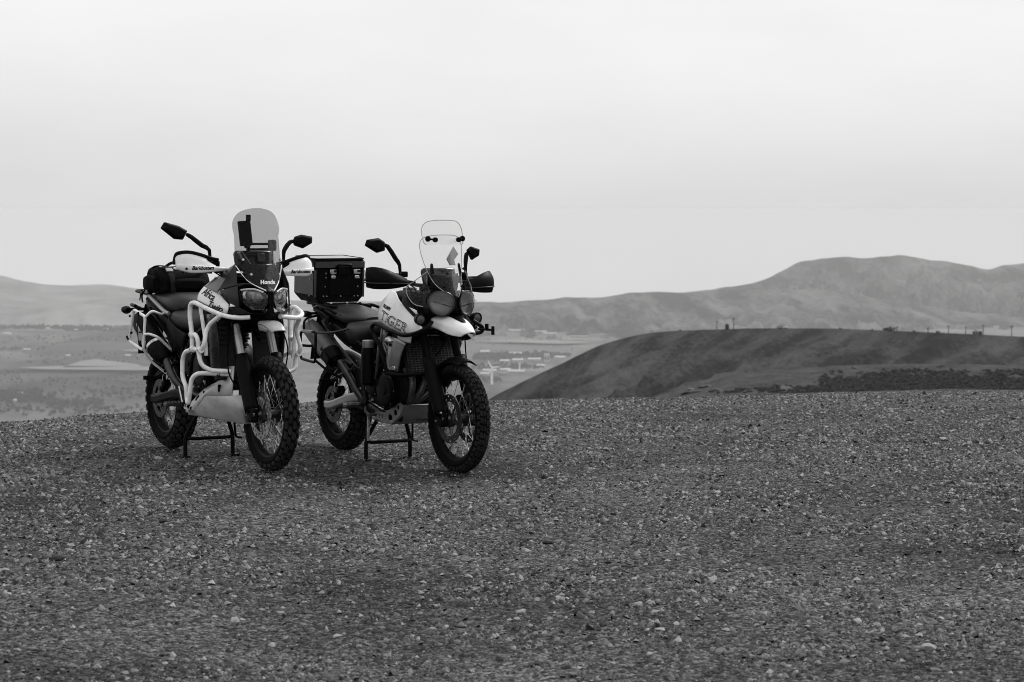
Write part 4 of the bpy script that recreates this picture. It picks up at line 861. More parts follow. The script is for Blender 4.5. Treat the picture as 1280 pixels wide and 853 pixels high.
# phone on its mount behind the screen
mb = MB(); mb.box((1.325, -.052, 1.45), (.016, .085, .155), Matrix.Rotation(.06, 3, 'X') @ Matrix.Rotation(-.12, 3, 'Y')); ph = P('phone_holder', mb, 'black_plastic', A, bevel=.006)
mb = MB(); mb.box((1.325, -.030, 1.545), (.014, .03, .04)); mb.cyl((1.32, -.03, 1.37), (1.30, -.02, 1.22), .012); mb.lathe((1.315, -.035, 1.375), (1, 0, 0), [(.012, -.02), (.02, -.01), (.02, .01), (.012, .02)], 14); P('phone_arm', mb, 'black_plastic', ph, bevel=.004)
# handlebar, handguards, mirrors
b = bar_set(A, 1.19, 1.19, 1.16, 1.225, .405)
for s in (-1, 1):
    hb = MB(); hb.rod([(1.12, s*.435, 1.235), (1.20, s*.455, 1.235), (1.255, s*.42, 1.238), (1.275, s*.30, 1.235), (1.25, s*.13, 1.225), (1.21, s*.09, 1.215)], .008, .05, 8); gb = P('handguard', hb, 'white_plastic', A)
    mb = MB(); mb.sheet([[(1.215, s*.462, 1.232), (1.285, s*.40, 1.21), (1.298, s*.30, 1.212), (1.275, s*.19, 1.218), (1.25, s*.14, 1.215)], [(1.222, s*.468, 1.245), (1.292, s*.40, 1.240), (1.303, s*.30, 1.238), (1.28, s*.19, 1.232), (1.255, s*.14, 1.228)], [(1.22, s*.466, 1.262), (1.288, s*.40, 1.258), (1.298, s*.30, 1.250), (1.276, s*.19, 1.240), (1.255, s*.14, 1.235)]], 16, 6); gp = P('guard_rail', mb, 'white_plastic', gb, solid=.007)
    if s < 0: lettering('lettering', 'Barkbusters', 'letter_black', gp, (1.33, -.395, 1.229), (0, 1, 0), (0, 0, 1), .030, .25, .001, gp, 1., width=.145, axis='x')
    else: lettering('lettering', 'Barkbusters', 'letter_black', gp, (1.33, .27, 1.229), (0, 1, 0), (0, 0, 1), .030, .25, .001, gp, 1., width=.145, axis='x')
    mb = MB(); mb.sheet([[(1.205, s*.468, 1.255), (1.28, s*.40, 1.252), (1.288, s*.30, 1.246), (1.27, s*.22, 1.243)], [(1.195, s*.462, 1.295), (1.262, s*.40, 1.303), (1.272, s*.31, 1.285), (1.262, s*.24, 1.262)], [(1.185, s*.450, 1.315), (1.245, s*.40, 1.325), (1.255, s*.32, 1.31), (1.25, s*.26, 1.285)]], 16, 8); P('wind_deflector', mb, 'white_plastic', gb, solid=.006)
    mb = MB(); mb.tube(catmull([(1.20, s*.472, 1.262), (1.186, s*.458, 1.305), (1.195, s*.445, 1.327), (1.245, s*.395, 1.334), (1.256, s*.32, 1.318), (1.252, s*.25, 1.295), (1.25, s*.20, 1.285)], 18), .009, 8, flat=1.4); P('guard_edging', mb, 'black_plastic', gb)
    mb = MB(); mb.box((1.262, s*.255, 1.272), (.012, .02, .06), Matrix.Rotation(-s*.7, 3, 'X')); P('deflector_strut', mb, 'black_plastic', gb)
    bolts(gb, [(1.295, s*.43, 1.235)], (.8, s*.5, 0), .008, 'black_metal')
    if s > 0: gb.location = (0, -.005, -.03)
mirror(A, [(1.15, -.540, 1.482), (1.15, -.515, 1.52), (1.15, -.42, 1.495), (1.15, -.365, 1.465), (1.15, -.395, 1.41), (1.15, -.452, 1.415)], [(1.15, -.37, 1.445), (1.155, -.335, 1.425), (1.16, -.27, 1.375), (1.17, -.225, 1.345), (1.17, -.22, 1.25)])
mirror(A, [(1.15, .352, 1.40), (1.15, .365, 1.425), (1.15, .41, 1.438), (1.15, .485, 1.425), (1.15, .485, 1.385), (1.15, .42, 1.35), (1.15, .36, 1.37)], [(1.15, .36, 1.395), (1.155, .33, 1.39), (1.17, .29, 1.35), (1.17, .28, 1.32), (1.17, .28, 1.25)], s=1)
cables(A, [[(1.20, -.24, 1.23), (1.26, -.14, 1.14), (1.30, -.13, .95), (1.36, -.15, .75), (1.44, -.14, .50)], [(1.20, .24, 1.23), (1.27, .14, 1.12), (1.34, .14, .85), (1.44, .15, .55)], [(1.22, -.2, 1.22), (1.26, -.1, 1.12), (1.2, -.05, 1.0)], [(1.30, -.145, .90), (1.305, -.165, .70), (1.34, -.17, .58), (1.42, -.15, .50)], [(1.40, .15, .88), (1.46, .17, .74), (1.45, .15, .58)]])
# seats
mb = MB(); mb.body([(.30, .13, .86, .93, 3), (.40, .165, .82, .955, 3), (.55, .165, .80, .945, 3), (.70, .14, .80, .94, 2.8), (.84, .10, .84, .96, 2.6), (.90, .07, .88, .965, 2.4)], 26, m=22); P('rider_seat', mb, 'seat_vinyl', A)
mb = MB(); mb.body([(-.14, .09, .98, 1.02, 2.8), (-.06, .125, .955, 1.045, 3), (.12, .145, .93, 1.055, 3.2), (.32, .15, .905, 1.055, 3.2), (.42, .13, .91, 1.03, 3), (.46, .10, .93, .99, 2.6)], 26, m=22); P('passenger_seat', mb, 'seat_vinyl', A)
mb = MB(); mb.body([(-.30, .05, .96, 1.0, 3), (-.18, .10, .90, 1.0, 3), (.1, .13, .82, .94, 3), (.4, .145, .74, .86, 3), (.62, .13, .66, .84, 3)], 22, m=16); P('tail_cowl', mb, 'black_plastic', A)
for s in (-1, 1):
    mb = MB(); mb.sheet([[(.34, s*.155, .90), (.50, s*.175, .84), (.66, s*.165, .80)], [(.36, s*.18, .83), (.48, s*.185, .77), (.62, s*.17, .72)], [(.42, s*.16, .74), (.48, s*.165, .69), (.56, s*.155, .66)]], 9, 7); P('side_cover', mb, 'black_plastic', A, solid=.008)
# hugger, plate, tail light, indicators
mb = MB(); mb.sheet([[(.34, -.09, .50), (.20, -.09, .66), (0, -.085, .715), (-.12, -.08, .69)], [(.34, 0, .54), (.20, 0, .70), (0, 0, .75), (-.12, 0, .72)], [(.34, .09, .50), (.20, .09, .66), (0, .085, .715), (-.12, .08, .69)]], 14, 9); P('rear_hugger', mb, 'black_plastic', A, solid=.006)
mb = MB(); mb.sheet([[(-.24, -.09, .96), (-.34, -.085, .80), (-.40, -.08, .62)], [(-.26, 0, .97), (-.36, 0, .81), (-.42, 0, .62)], [(-.24, .09, .96), (-.34, .085, .80), (-.40, .08, .62)]], 10, 7); P('rear_fender', mb, 'black_plastic', A, solid=.006)
mb = MB(); mb.body([(-.36, .04, .955, .985, 3), (-.30, .06, .945, .995, 3)], 16); P('tail_light', mb, 'tinted_lens', A)
for s in (-1, 1):
    mb = MB(); mb.body([(-.36, .015, .905, .94, 3, s*.20), (-.30, .03, .895, .95, 2.4, s*.20), (-.26, .02, .905, .94, 2.4, s*.20)], 14); mb.cyl((-.31, s*.06, .925), (-.31, s*.18, .925), .010, seg=8); P('rear_indicator', mb, 'black_plastic', A)
# exhaust
mb = MB(); mb.tube(catmull([(.56, -.13, .42), (.50, -.185, .50), (.42, -.20, .60), (.36, -.205, .66)], 10), .026, 14); mb.tube(catmull([(1.12, -.06, .62), (1.24, -.05, .52), (1.18, -.03, .40), (.9, -.04, .36), (.6, -.11, .42)], 18), .021, 12); P('exhaust_pipe', mb, 'dark_steel', A)
mb = MB(); ax0, ax1 = Vector((.40, -.205, .62)), Vector((.02, -.235, .89)); 
mb.tube([ax0.lerp(ax1, t) for t in (0, .06, .2, .8, .95, 1)], [.035, .055, .066, .066, .058, .04], 20, flat=1.15); ex = P('silencer', mb, 'black_metal', A)
mb = MB(); mb.tube([ax0.lerp(ax1, t) for t in (.28, .33)], [.0695, .0695], 20, flat=1.15); P('silencer_band', mb, 'steel', ex)
mb = MB(); q = ax0.lerp(ax1, .55)+Vector((0, -.075, 0)); mb.box(q, (.20, .006, .06), Matrix.Rotation(.62, 3, 'Y')); P('heat_shield', mb, 'aluminium', ex, bevel=.003)
# passenger pegs, rider pegs, brake pedal
for s in (-1, 1):
    mb = MB(); mb.rod([(.45, s*.15, .70), (.20, s*.19, .50), (.52, s*.16, .62)], .0125, .03, 8); pg = P('peg_hanger', mb, 'black_metal', A)
    mb = MB(); mb.cyl((.19, s*.19, .495), (.17, s*.27, .495), .014, seg=10); P('passenger_peg', mb, 'rubber', pg)
    mb = MB(); mb.box((.56, s*.225, .345), (.055, .11, .022)); fp = P('footpeg', mb, 'dark_steel', A, bevel=.004)
    for k in range(5): mb = MB(); mb.box((.56, s*(.18+k*.022), .36), (.05, .006, .012)); P('peg_tooth', mb, 'dark_steel', fp)
    mb = MB(); mb.rod([(.58, s*.13, .36), (.62, s*.16, .34), (.66, s*.185, .33), (.80, s*.19, .315)], .009, .03, 7); mb.box((.81, s*.205, .32), (.05, .05, .016)); P('foot_pedal', mb, 'steel', A)
    mb = MB(); mb.prism([(.50, s*.15, .42), (.60, s*.15, .42), (.62, s*.15, .34), (.52, s*.15, .32)], (0, .02, 0)); P('peg_bracket', mb, 'black_metal', A, bevel=.006)
mb = MB(); mb.rod([(.60, -.175, .36), (.56, -.18, .46)], .007, .01, 6); P('brake_push_rod', mb, 'steel', A)
# brake caliper rear
caliper(A, (.09, -.085, .43), -1, .9, .8)
# soft bag strapped on the tail
bg_ = empty('duffel_bag', (0, 0, 0)); bg_.parent = None
bg_.location = A.matrix_basis @ Vector((.05, .03, 1.05)); bg_.rotation_euler = A.rotation_euler
tag(bg_, 'black soft duffel bag strapped on the tail of the white crash barred motorcycle', 'bag')
mb = MB(); rr = random.Random(3); sec = []
mb.body([(-.17, .12, .0, .10, 4), (-.16, .155, -.01, .14, 4.5), (-.10, .172, -.012, .155, 5), (0, .178, -.012, .168, 5), (.09, .172, -.012, .15, 5), (.155, .155, -.005, .12, 4.5), (.17, .12, .01, .09, 4)], 56, m=34)
mb.v = [(x+.018*mnoise.noise(Vector((x*14, y*14, z*14))), y+.018*mnoise.noise(Vector((x*14+9, y*14, z*14))), z+(.030*mnoise.noise(Vector((x*9+4, y*9, z*9)))+.012*mnoise.noise(Vector((x*30, y*30, z*30))) if z > .01 else 0)) for x, y, z in mb.v]; P('bag_shell', mb, 'bag_fabric', bg_, ang=60)
for y in (-.12, .12):
    mb = MB(); mb.tube(catmull([(.20, y, -.03), (.205, y, .07), (.12, y, .158), (0, y, .174), (-.12, y, .160), (-.21, y, .08), (-.2, y, -.03)], 22), .0045, 6, flat=4.5); st = P('strap', mb, 'webbing', bg_)
    mb = MB(); mb.box((.14, y, .15), (.035, .045, .012), Matrix.Rotation(.6, 3, 'Y')); P('buckle', mb, 'grey_paint', st, bevel=.003)
mb = MB(); mb.tube(catmull([(.02, -.10, .165), (.05, -.06, .195), (.05, .06, .195), (.02, .10, .165)], 14), .010, 8, flat=1.5); P('carry_handle', mb, 'webbing', bg_)
mb = MB(); mb.body([(-.09, .02, .02, .10, 3.2, -.195), (.0, .03, .015, .115, 3.2, -.20), (.09, .02, .02, .10, 3.2, -.195)], 18, m=9); P('side_pocket', mb, 'bag_fabric', bg_)
mb = MB(); mb.body([(.17, .11, .02, .085, 3.2), (.205, .12, .015, .095, 3.2), (.225, .09, .03, .08, 3)], 20, m=8); P('end_pocket', mb, 'bag_fabric', bg_)
for p_ in ([(.20, .13, .05), (.23, .17, .03), (.22, .2, -.03), (.235, .21, -.06)], [(-.17, -.15, .03), (-.2, -.18, .0), (-.21, -.19, -.06)], [(-.10, -.19, .02), (-.13, -.205, -.02), (-.12, -.205, -.07)]): mb = MB(); mb.tube(catmull(p_, 8), .003, 5, flat=3); P('loose_strap', mb, 'webbing', bg_)
# grab rails and luggage frames, white tube
for s in (-1, 1):
    mb = MB(); mb.rod([(.36, s*.165, .92), (.30, s*.175, .935), (-.10, s*.15, 1.055), (-.20, s*.10, 1.045)], .013, .05, 10); gr = P('grab_rail', mb, 'grey_paint', A)
    mb = MB(); mb.rod([(.165, s*.33, .945), (.375, s*.335, .905), (.335, s*.335, .685), (.075, s*.33, .735)], .0095, .03, 8, closed=True); lf = P('luggage_frame', mb, 'white_tube', A)
    mb = MB(); mb.rod([(.29, s*.16, .925), (.345, s*.21, .915), (.40, s*.30, .945), (.372, s*.335, .90)], .0085, .03, 8); P('frame_stay', mb, 'white_tube', lf); mb = MB(); mb.rod([(.365, s*.335, .79), (.40, s*.32, .795), (.43, s*.27, .775), (.40, s*.17, .69)], .0085, .03, 8); P('frame_stay', mb, 'white_tube', lf); mb = MB(); mb.rod([(.335, s*.335, .70), (.30, s*.28, .62), (.32, s*.17, .53)], .0085, .04, 8); P('frame_stay', mb, 'white_tube', lf)
    bolts(lf, [(.15, s*.345, .79), (.13, s*.345, .90), (.31, s*.345, .74), (.09, s*.345, .75), (.28, s*.345, .925), (.05, s*.335, .76)], (0, s, 0), .009, 'black_metal')
    for a_, b_ in (((.26, .925), (.25, .72)),): mb = MB(); mb.tube(catmull([(a_[0], s*.332, a_[1]), (.235, s*.335, .83), (b_[0], s*.332, b_[1])], 8), .003, 5); P('tie_cord', mb, 'black_plastic', lf)
    for x, z in ((.10, .79), (.285, .80)): mb = MB(); mb.cyl((x-.02, s*.33, z), (x+.03, s*.33, z), .006, seg=6); P('frame_hook', mb, 'black_metal', lf)
mb = MB(); mb.rod([(.0, -.16, 1.035), (-.30, -.14, 1.05), (-.30, .14, 1.05), (.0, .16, 1.035)], .010, .05, 8)
for x in (-.22, -.12): mb.cyl((x, -.14, 1.045), (x, .14, 1.045), .008, seg=8)
P('tail_rack', mb, 'black_metal', A)
mb = MB(); mb.rod([(-.3, -.10, .93), (-.14, -.23, .965), (.02, -.26, .96)], .012, .04, 8); P('rack_tube_end', mb, 'black_plastic', A)
# crash bars
def wide(pts):
    q = []
    for x, y, z in pts:
        k = min(1, max(0, (abs(y)-.15)/.12)); q.append((x+.105*k, y+math.copysign(.05*k, y), z-(.04*k if y > 0 else 0)))
    return q
for s in (-1, 1):
    mb = MB()
    mb.rod(wide([(1.045, s*.285, .74), (1.045, s*.285, .83), (1.022, s*.29, .93), (1.03, s*.29, 1.015), (1.10, s*.288, 1.025), (1.27, s*.268, .985), (1.40, s*.215, .945), (1.47, s*.15, .935), (1.50, s*.10, .94)]), .0145, .045, 10, n=6)
    cb = P('crash_bar', mb, 'white_tube', A)
    mb = MB(); mb.rod(wide([(1.365, s*.232, .955), (1.235, s*.248, .895), (1.205, s*.262, .85), (1.215, s*.275, .775), (1.175, s*.28, .735), (1.07, s*.285, .735)]), .014, .045, 10, n=6); P('crash_bar_brace', mb, 'white_tube', cb)
    mb = MB(); mb.rod(wide([(1.07, s*.288, .815), (1.105, s*.29, .83), (1.135, s*.285, .80), (1.13, s*.28, .72), (1.15, s*.27, .64), (1.20, s*.23, .605), (1.32, s*.15, .60)]), .0145, .04, 10, n=6); P('crash_bar_lower', mb, 'white_tube', cb)
    mb = MB(); mb.rod(wide([(1.055, s*.285, .735), (.93, s*.285, .71), (.89, s*.285, .66), (.885, s*.285, .55), (.945, s*.283, .49), (.93, s*.275, .42), (.96, s*.28, .385), (1.0, s*.28, .48), (1.01, s*.278, .545), (1.07, s*.265, .585), (1.16, s*.22, .585), (1.30, s*.15, .58)]), .0145, .04, 10, n=6); P('crash_bar_hoop', mb, 'white_tube', cb)
    mb = MB(); mb.rod(wide([(1.15, s*.275, 1.01), (1.165, s*.265, .90), (1.185, s*.255, .78), (1.18, s*.25, .70)]), .012, .03, 8); P('crash_bar_strut', mb, 'white_tube', cb)
    for p_ in wide(((1.05, s*.287, .825), (1.06, s*.287, .735), (1.17, s*.282, .735))): mb = MB(); mb.lathe(p_, (.2, 0, 1) if p_[0] < 1.156 else (1, 0, 0), [(.018, -.014), (.021, -.01), (.021, .01), (.018, .014)], 14); P('clamp', mb, 'white_tube', cb); bolts(cb, [(p_[0], p_[1]+s*.02, p_[2])], (0, s, 0), .007)
    bolts(cb, [(1.29, s*.168, .60)], (0, s, 0), .009)
# skid plate
for s in (-1, 1):
    mb = MB(); mb.facets([(.725, s*.185, .318), (.755, s*.172, .375), (.945, s*.160, .475), (1.24, s*.152, .555), (1.25, s*.150, .625), (1.36, s*.145, .635), (1.375, s*.168, .455), (1.05, s*.205, .435), (.80, s*.192, .305), (.735, s*.188, .295)], [(0, 1, 8, 9), (1, 2, 7, 8), (2, 3, 7), (3, 6, 7), (3, 4, 5, 6)]); sp = P('skid_plate_side', mb, 'bright_plate', A, solid=.006)
    for (x, z, a_, l_) in ((.87, .405, -.6, .055), (.985, .445, .5, .04), (1.21, .49, 1.45, .045)): mb = MB(); mb.box((x, s*.180, z), (l_, .022, .014), Matrix.Rotation(a_, 3, 'Y')); P('slot', mb, 'black_plastic', sp, bevel=.004)
    bolts(sp, [(.77, s*.188, .335), (1.29, s*.152, .60)], (0, s, 0), .010, 'black_metal')
mb = MB(); mb.facets([(.735, -.188, .293), (.80, -.192, .303), (1.05, -.205, .433), (1.375, -.168, .453), (1.395, -.10, .33), (1.34, -.06, .272), (.78, -.06, .265), (.735, .188, .293), (.80, .192, .303), (1.05, .205, .433), (1.375, .168, .453), (1.395, .10, .33), (1.34, .06, .272), (.78, .06, .265)],
 [(0, 1, 6), (1, 2, 5, 6), (2, 3, 4), (2, 4, 5), (7, 13, 8), (8, 13, 12, 9), (9, 11, 10), (9, 12, 11), (3, 10, 11, 4), (4, 11, 12, 5), (5, 12, 13, 6), (0, 6, 13, 7)]); P('skid_plate', mb, 'bright_plate', A, solid=.005)
stand(A, .62, .165, .29)
# small bright fittings about the engine
bolts(A, [(.70, -.17, .63), (.74, -.17, .47), (.98, -.205, .66), (1.02, -.20, .52), (.60, -.16, .55), (.64, -.165, .42), (1.10, -.19, .70), (.95, -.19, .76), (1.16, -.17, .48), (.46, -.17, .62), (.52, -.16, .74)], (0, -1, 0), .009, 'steel', 'fitting')
for p_ in ([(.78, -.15, .80), (.84, -.19, .72), (.80, -.20, .60), (.74, -.18, .52)], [(1.08, -.12, .86), (1.04, -.18, .76), (1.0, -.19, .66)], [(.62, -.15, .76), (.60, -.18, .66), (.66, -.18, .54)]): mb = MB(); mb.tube(catmull(p_, 12), .009, 8); P('hose', mb, 'engine_metal', A)
# ------------------------------------------------------------------ the motorcycle with the hard top box
TZ = float(gz(-.74, 15.77, False))
B = empty('adventure_motorcycle', (-1.142, 16.43, TZ-.004), R(-58.5))
tag(B, 'white tanked adventure motorcycle with black crash bars, clear windscreen and paired round headlamps', 'motorcycle')
wheel(B, 1.545, .345, .347, .092, .268, 46, 'road', .154, (-.068, .068), 36, dark_disc=True)
wheel(B, 0, .332, .322, .150, .216, 34, 'road', .125, (-.085,), 36, hubr=.05, sprocket=True)
for s in (-1, 1):
    f = fork(B, 1.53, .34, 1.17, 1.12, s*.108, 'black_metal', 'black_metal', .66, .024, .030, guard=(.36, .72, .048))
    caliper(f, (1.45, s*.072, .42), s, -.5)
    mb = MB(); mb.box((1.53, s*.108, .34), (.07, .05, .09)); P('axle_clamp', mb, 'black_metal', f, bevel=.012)
    bolts(f, [(1.56, s*.138, .385), (1.50, s*.138, .33)], (0, s, 0), .009)
for z, x in ((.90, 1.27), (1.10, 1.18)):
    mb = MB(); mb.box((x, 0, z), (.11, .29, .045), Matrix.Rotation(.42, 3, 'Y')); P('fork_yoke', mb, 'black_metal', B, bevel=.014)
# trellis frame and subframe
for s in (-1, 1):
    mb = MB(); mb.rod([(1.20, s*.05, 1.02), (1.02, s*.13, .92), (.70, s*.16, .74), (.56, s*.15, .58), (.54, s*.14, .34)], .020, .06); mb.rod([(1.22, s*.05, .92), (1.14, s*.14, .78), (.90, s*.17, .66), (.62, s*.16, .52)], .017, .05); P('frame', mb, 'black_metal', B)
    mb = MB(); mb.rod([(.66, s*.15, .74), (.30, s*.14, .83), (-.05, s*.13, .93), (-.20, s*.12, .97)], .014, .06); P('subframe_rail', mb, 'black_metal', B)
    mb = MB(); mb.rod([(.46, s*.15, .60), (.12, s*.145, .78), (-.05, s*.135, .90)], .0125, .05); P('subframe_stay', mb, 'dark_steel', B)
    mb = MB(); mb.rod([(.44, s*.17, .63), (.36, s*.18, .655), (.20, s*.205, .515), (.48, s*.185, .605)], .0105, .02, 8); pg = P('peg_hanger', mb, 'dark_steel', B)
    mb = MB(); mb.cyl((.20, s*.205, .51), (.18, s*.28, .51), .013, seg=10); P('passenger_peg', mb, 'rubber', pg)
    swingarm(B, .56, .42, .332, .10, .115, 'aluminium' if s < 0 else 'black_metal', s)
engine(B, .86, .50)
mb = MB(); mb.tube([(.42, 0, .42), (.52, 0, .72)], .026, 12); P('shock_absorber', mb, 'dark_steel', B)
mb = MB(); mb.rod([(.60, .10, .46), (0, .095, .44), (-.10, .095, .39), (-.11, .095, .32), (-.07, .095, .25), (0, .095, .225), (.60, .10, .36)], .009, .05, 6, closed=True); P('drive_chain', mb, 'dark_steel', B)
# radiator behind the forks, headers below it
mb = MB(); mb.box((1.165, 0, .715), (.05, .34, .25), Matrix.Rotation(-.32, 3, 'Y')); rd = P('radiator', mb, 'radiator_core', B, bevel=.006)
M_ = Matrix.Rotation(-.32, 3, 'Y')
for k in range(15): mb = MB(); mb.box(Vector((1.165, 0, .715))+M_ @ Vector((.029, 0, -.11+k*.0157)), (.008, .325, .006), M_); P('radiator_fin', mb, 'dark_steel', rd)
for k in range(13): mb = MB(); mb.box(Vector((1.165, 0, .715))+M_ @ Vector((.033, -.15+k*.025, 0)), (.006, .005, .23), M_); P('guard_wire', mb, 'dark_steel', rd)
mb = MB(); mb.box(Vector((1.165, 0, .715))+M_ @ Vector((.02, 0, .128)), (.06, .345, .012), M_); P('radiator_rim', mb, 'steel', rd, bevel=.003)
mb = MB(); mb.box(Vector((1.165, 0, .715))+M_ @ Vector((.04, -.09, -.115)), (.012, .05, .012), M_); P('radiator_badge', mb, 'steel', rd, bevel=.003)
for y in (-.09, .0, .09):
    mb = MB(); mb.tube(catmull([(1.02, y, .62), (1.12, y*1.05, .58), (1.12, y*.75-.03, .49), (1.07, y*.3-.06, .42), (.98, -.06, .36), (.90, -.06, .32)], 14), .021, 12); P('exhaust_header', mb, 'header_steel', B)
# the grey radiator cowl on the right side (and its pair)
for s in (-1, 1):
    mb = MB(); mb.sheet([[(1.00, s*.195, .815), (1.12, s*.215, .835), (1.235, s*.205, .805)], [(1.0, s*.21, .75), (1.09, s*.225, .75), (1.19, s*.21, .745)], [(.99, s*.205, .66), (1.05, s*.215, .66), (1.135, s*.20, .66)], [(.98, s*.19, .625), (1.03, s*.20, .625), (1.10, s*.19, .62)]], 10, 12); cw = P('radiator_cowl', mb, 'aluminium', B, solid=.008)
    mb = MB(); mb.lathe((1.055, s*.215, .822), (.1, s*.2, 1), [(.038, -.012), (.042, 0), (.036, .014), (.02, .02), (.001, .021)], 20); P('cowl_cap', mb, 'steel', cw)
    mb = MB(); mb.box((1.07, s*.228, .79), (.03, .008, .02)); P('cowl_badge', mb, 'letter_black', cw, bevel=.002)
    mb = MB(); mb.box((1.05, s*.205, .64), (.10, .02, .03)); P('cowl_foot', mb, 'steel', cw, bevel=.006)
# tank
mb = MB(); mb.body([(.68, .06, .90, 1.02, 2.6), (.74, .10, .88, 1.08, 2.8), (.84, .125, .88, 1.125, 3), (.98, .13, .88, 1.135, 3), (1.12, .12, .90, 1.12, 3), (1.22, .09, .94, 1.08, 2.6)], 24, m=18); tk = P('fuel_tank', mb, 'black_plastic', B)
mb = MB(); mb.lathe((.92, 0, 1.13), (0, 0, 1), [(.045, 0), (.045, .014), (.04, .018), (.001, .02)], 24); P('fuel_cap', mb, 'dark_steel', tk)
for s in (-1, 1):
    rl = [[(.80, s*.075, 1.105), (.87, s*.105, 1.125), (.96, s*.125, 1.12), (1.07, s*.16, 1.075), (1.26, s*.19, 1.0), (1.37, s*.195, .955)],
          [(.79, s*.125, 1.065), (.88, s*.155, 1.07), (1.0, s*.18, 1.055), (1.13, s*.20, 1.01), (1.28, s*.212, .965), (1.41, s*.205, .935)],
          [(.79, s*.155, 1.0), (.90, s*.19, .995), (1.02, s*.212, .98), (1.16, s*.222, .95), (1.30, s*.225, .925), (1.44, s*.203, .915)],
          [(.80, s*.165, .95), (.92, s*.195, .93), (1.04, s*.215, .912), (1.18, s*.225, .895), (1.32, s*.225, .885), (1.445, s*.20, .90)],
          [(.83, s*.155, .925), (.94, s*.185, .905), (1.06, s*.205, .888), (1.2, s*.215, .873), (1.33, s*.215, .868), (1.43, s*.19, .888)]]
    mb = MB(); mb.sheet(rl, 24, 20); wp = P('tank_panel', mb, 'white_paint', B, solid=.008)
    if s < 0:
        lettering('lettering', 'TIGER', 'letter_black', wp, (.865, -.25, .952), (1, 0, -.19), (.12, 0, 1), .090, .28, .0018, wp, .98, width=.40)
        lettering('lettering', 'TIGER', 'letter_white', wp, (.871, -.256, .9545), (1, 0, -.19), (.12, 0, 1), .084, .28, -.0014, wp, .99, width=.388, lift=.0042)
        lettering('lettering', 'TRIUMPH', 'letter_black', wp, (.885, -.24, 1.028), (1, 0, -.15), (.1, 0, 1), .028, .25, .0012, wp, 1., width=.15)
    mb = MB(); mb.sheet([[(1.10, s*.145, 1.11), (1.22, s*.165, 1.06), (1.36, s*.175, .985), (1.40, s*.175, .955)], [(1.13, s*.175, 1.06), (1.23, s*.19, 1.02), (1.33, s*.195, .975), (1.38, s*.19, .95)]], 12, 5); P('tank_trim', mb, 'black_plastic', B, solid=.008)
    mb = MB(); mb.facets([(1.25, s*.187, 1.035), (1.34, s*.192, .995), (1.36, s*.19, 1.0), (1.33, s*.182, 1.02)], [(0, 1, 2, 3)]); P('trim_insert', mb, 'white_paint', B, solid=.006)
    mb = MB(); mb.sheet([[(1.10, s*.20, .87), (1.20, s*.215, .86), (1.30, s*.20, .855)], [(1.12, s*.19, .82), (1.20, s*.20, .815), (1.27, s*.19, .81)]], 8, 5); P('lower_cowl', mb, 'white_paint', B, solid=.006)
# beak fender
mb = MB(); mb.sheet([[(1.37, -.105, .918), (1.48, -.103, .900), (1.58, -.082, .872), (1.655, -.045, .862)], [(1.38, -.10, .965), (1.49, -.092, .95), (1.60, -.07, .915), (1.69, -.035, .880)], [(1.38, -.05, .985), (1.50, -.045, .975), (1.62, -.035, .935), (1.705, -.018, .888)], [(1.38, 0, .99), (1.50, 0, .98), (1.625, 0, .94), (1.71, 0, .891)], [(1.38, .05, .985), (1.50, .045, .975), (1.62, .035, .935), (1.705, .018, .888)], [(1.38, .10, .965), (1.49, .092, .95), (1.60, .07, .915), (1.69, .035, .880)], [(1.37, .105, .918), (1.48, .103, .900), (1.58, .082, .872), (1.655, .045, .862)]], 16, 25); bk = P('beak', mb, 'white_paint', B, solid=.006)
mb = MB(); mb.sheet([[(1.47, -.038, .988), (1.55, -.03, .968), (1.61, -.014, .948)], [(1.47, 0, .992), (1.55, 0, .974), (1.615, 0, .95)], [(1.47, .038, .988), (1.55, .03, .968), (1.61, .014, .948)]], 9, 7); P('beak_vent', mb, 'black_plastic', bk, solid=.008)
mb = MB(); mb.sheet([[(1.36, -.09, .90), (1.5, -.08, .875), (1.63, -.04, .85)], [(1.36, 0, .885), (1.5, 0, .86), (1.64, 0, .843)], [(1.36, .09, .90), (1.5, .08, .875), (1.63, .04, .85)]], 10, 7); P('beak_underside', mb, 'black_plastic', bk, solid=.006)
# low front mudguard
def mud(x, z, Rm, a0, a1, hw):
    mb = MB(); rows = []
    for a in np.linspace(R(a0), R(a1), 22):
        rows.append(mb.ring([(x+math.cos(a)*(Rm-.035*(t*t)), t*hw, z+math.sin(a)*(Rm-.035*(t*t))) for t in np.linspace(-1, 1, 9)]))
    for a, b in zip(rows, rows[1:]): mb.bridge(a, b, closed=False)
    return mb
P('front_mudguard', mud(1.545, .345, .385, 72, 150, .066), 'black_plastic', B, solid=.005)
P('rear_hugger', mud(0, .332, .365, 40, 118, .085), 'black_plastic', B, solid=.005)
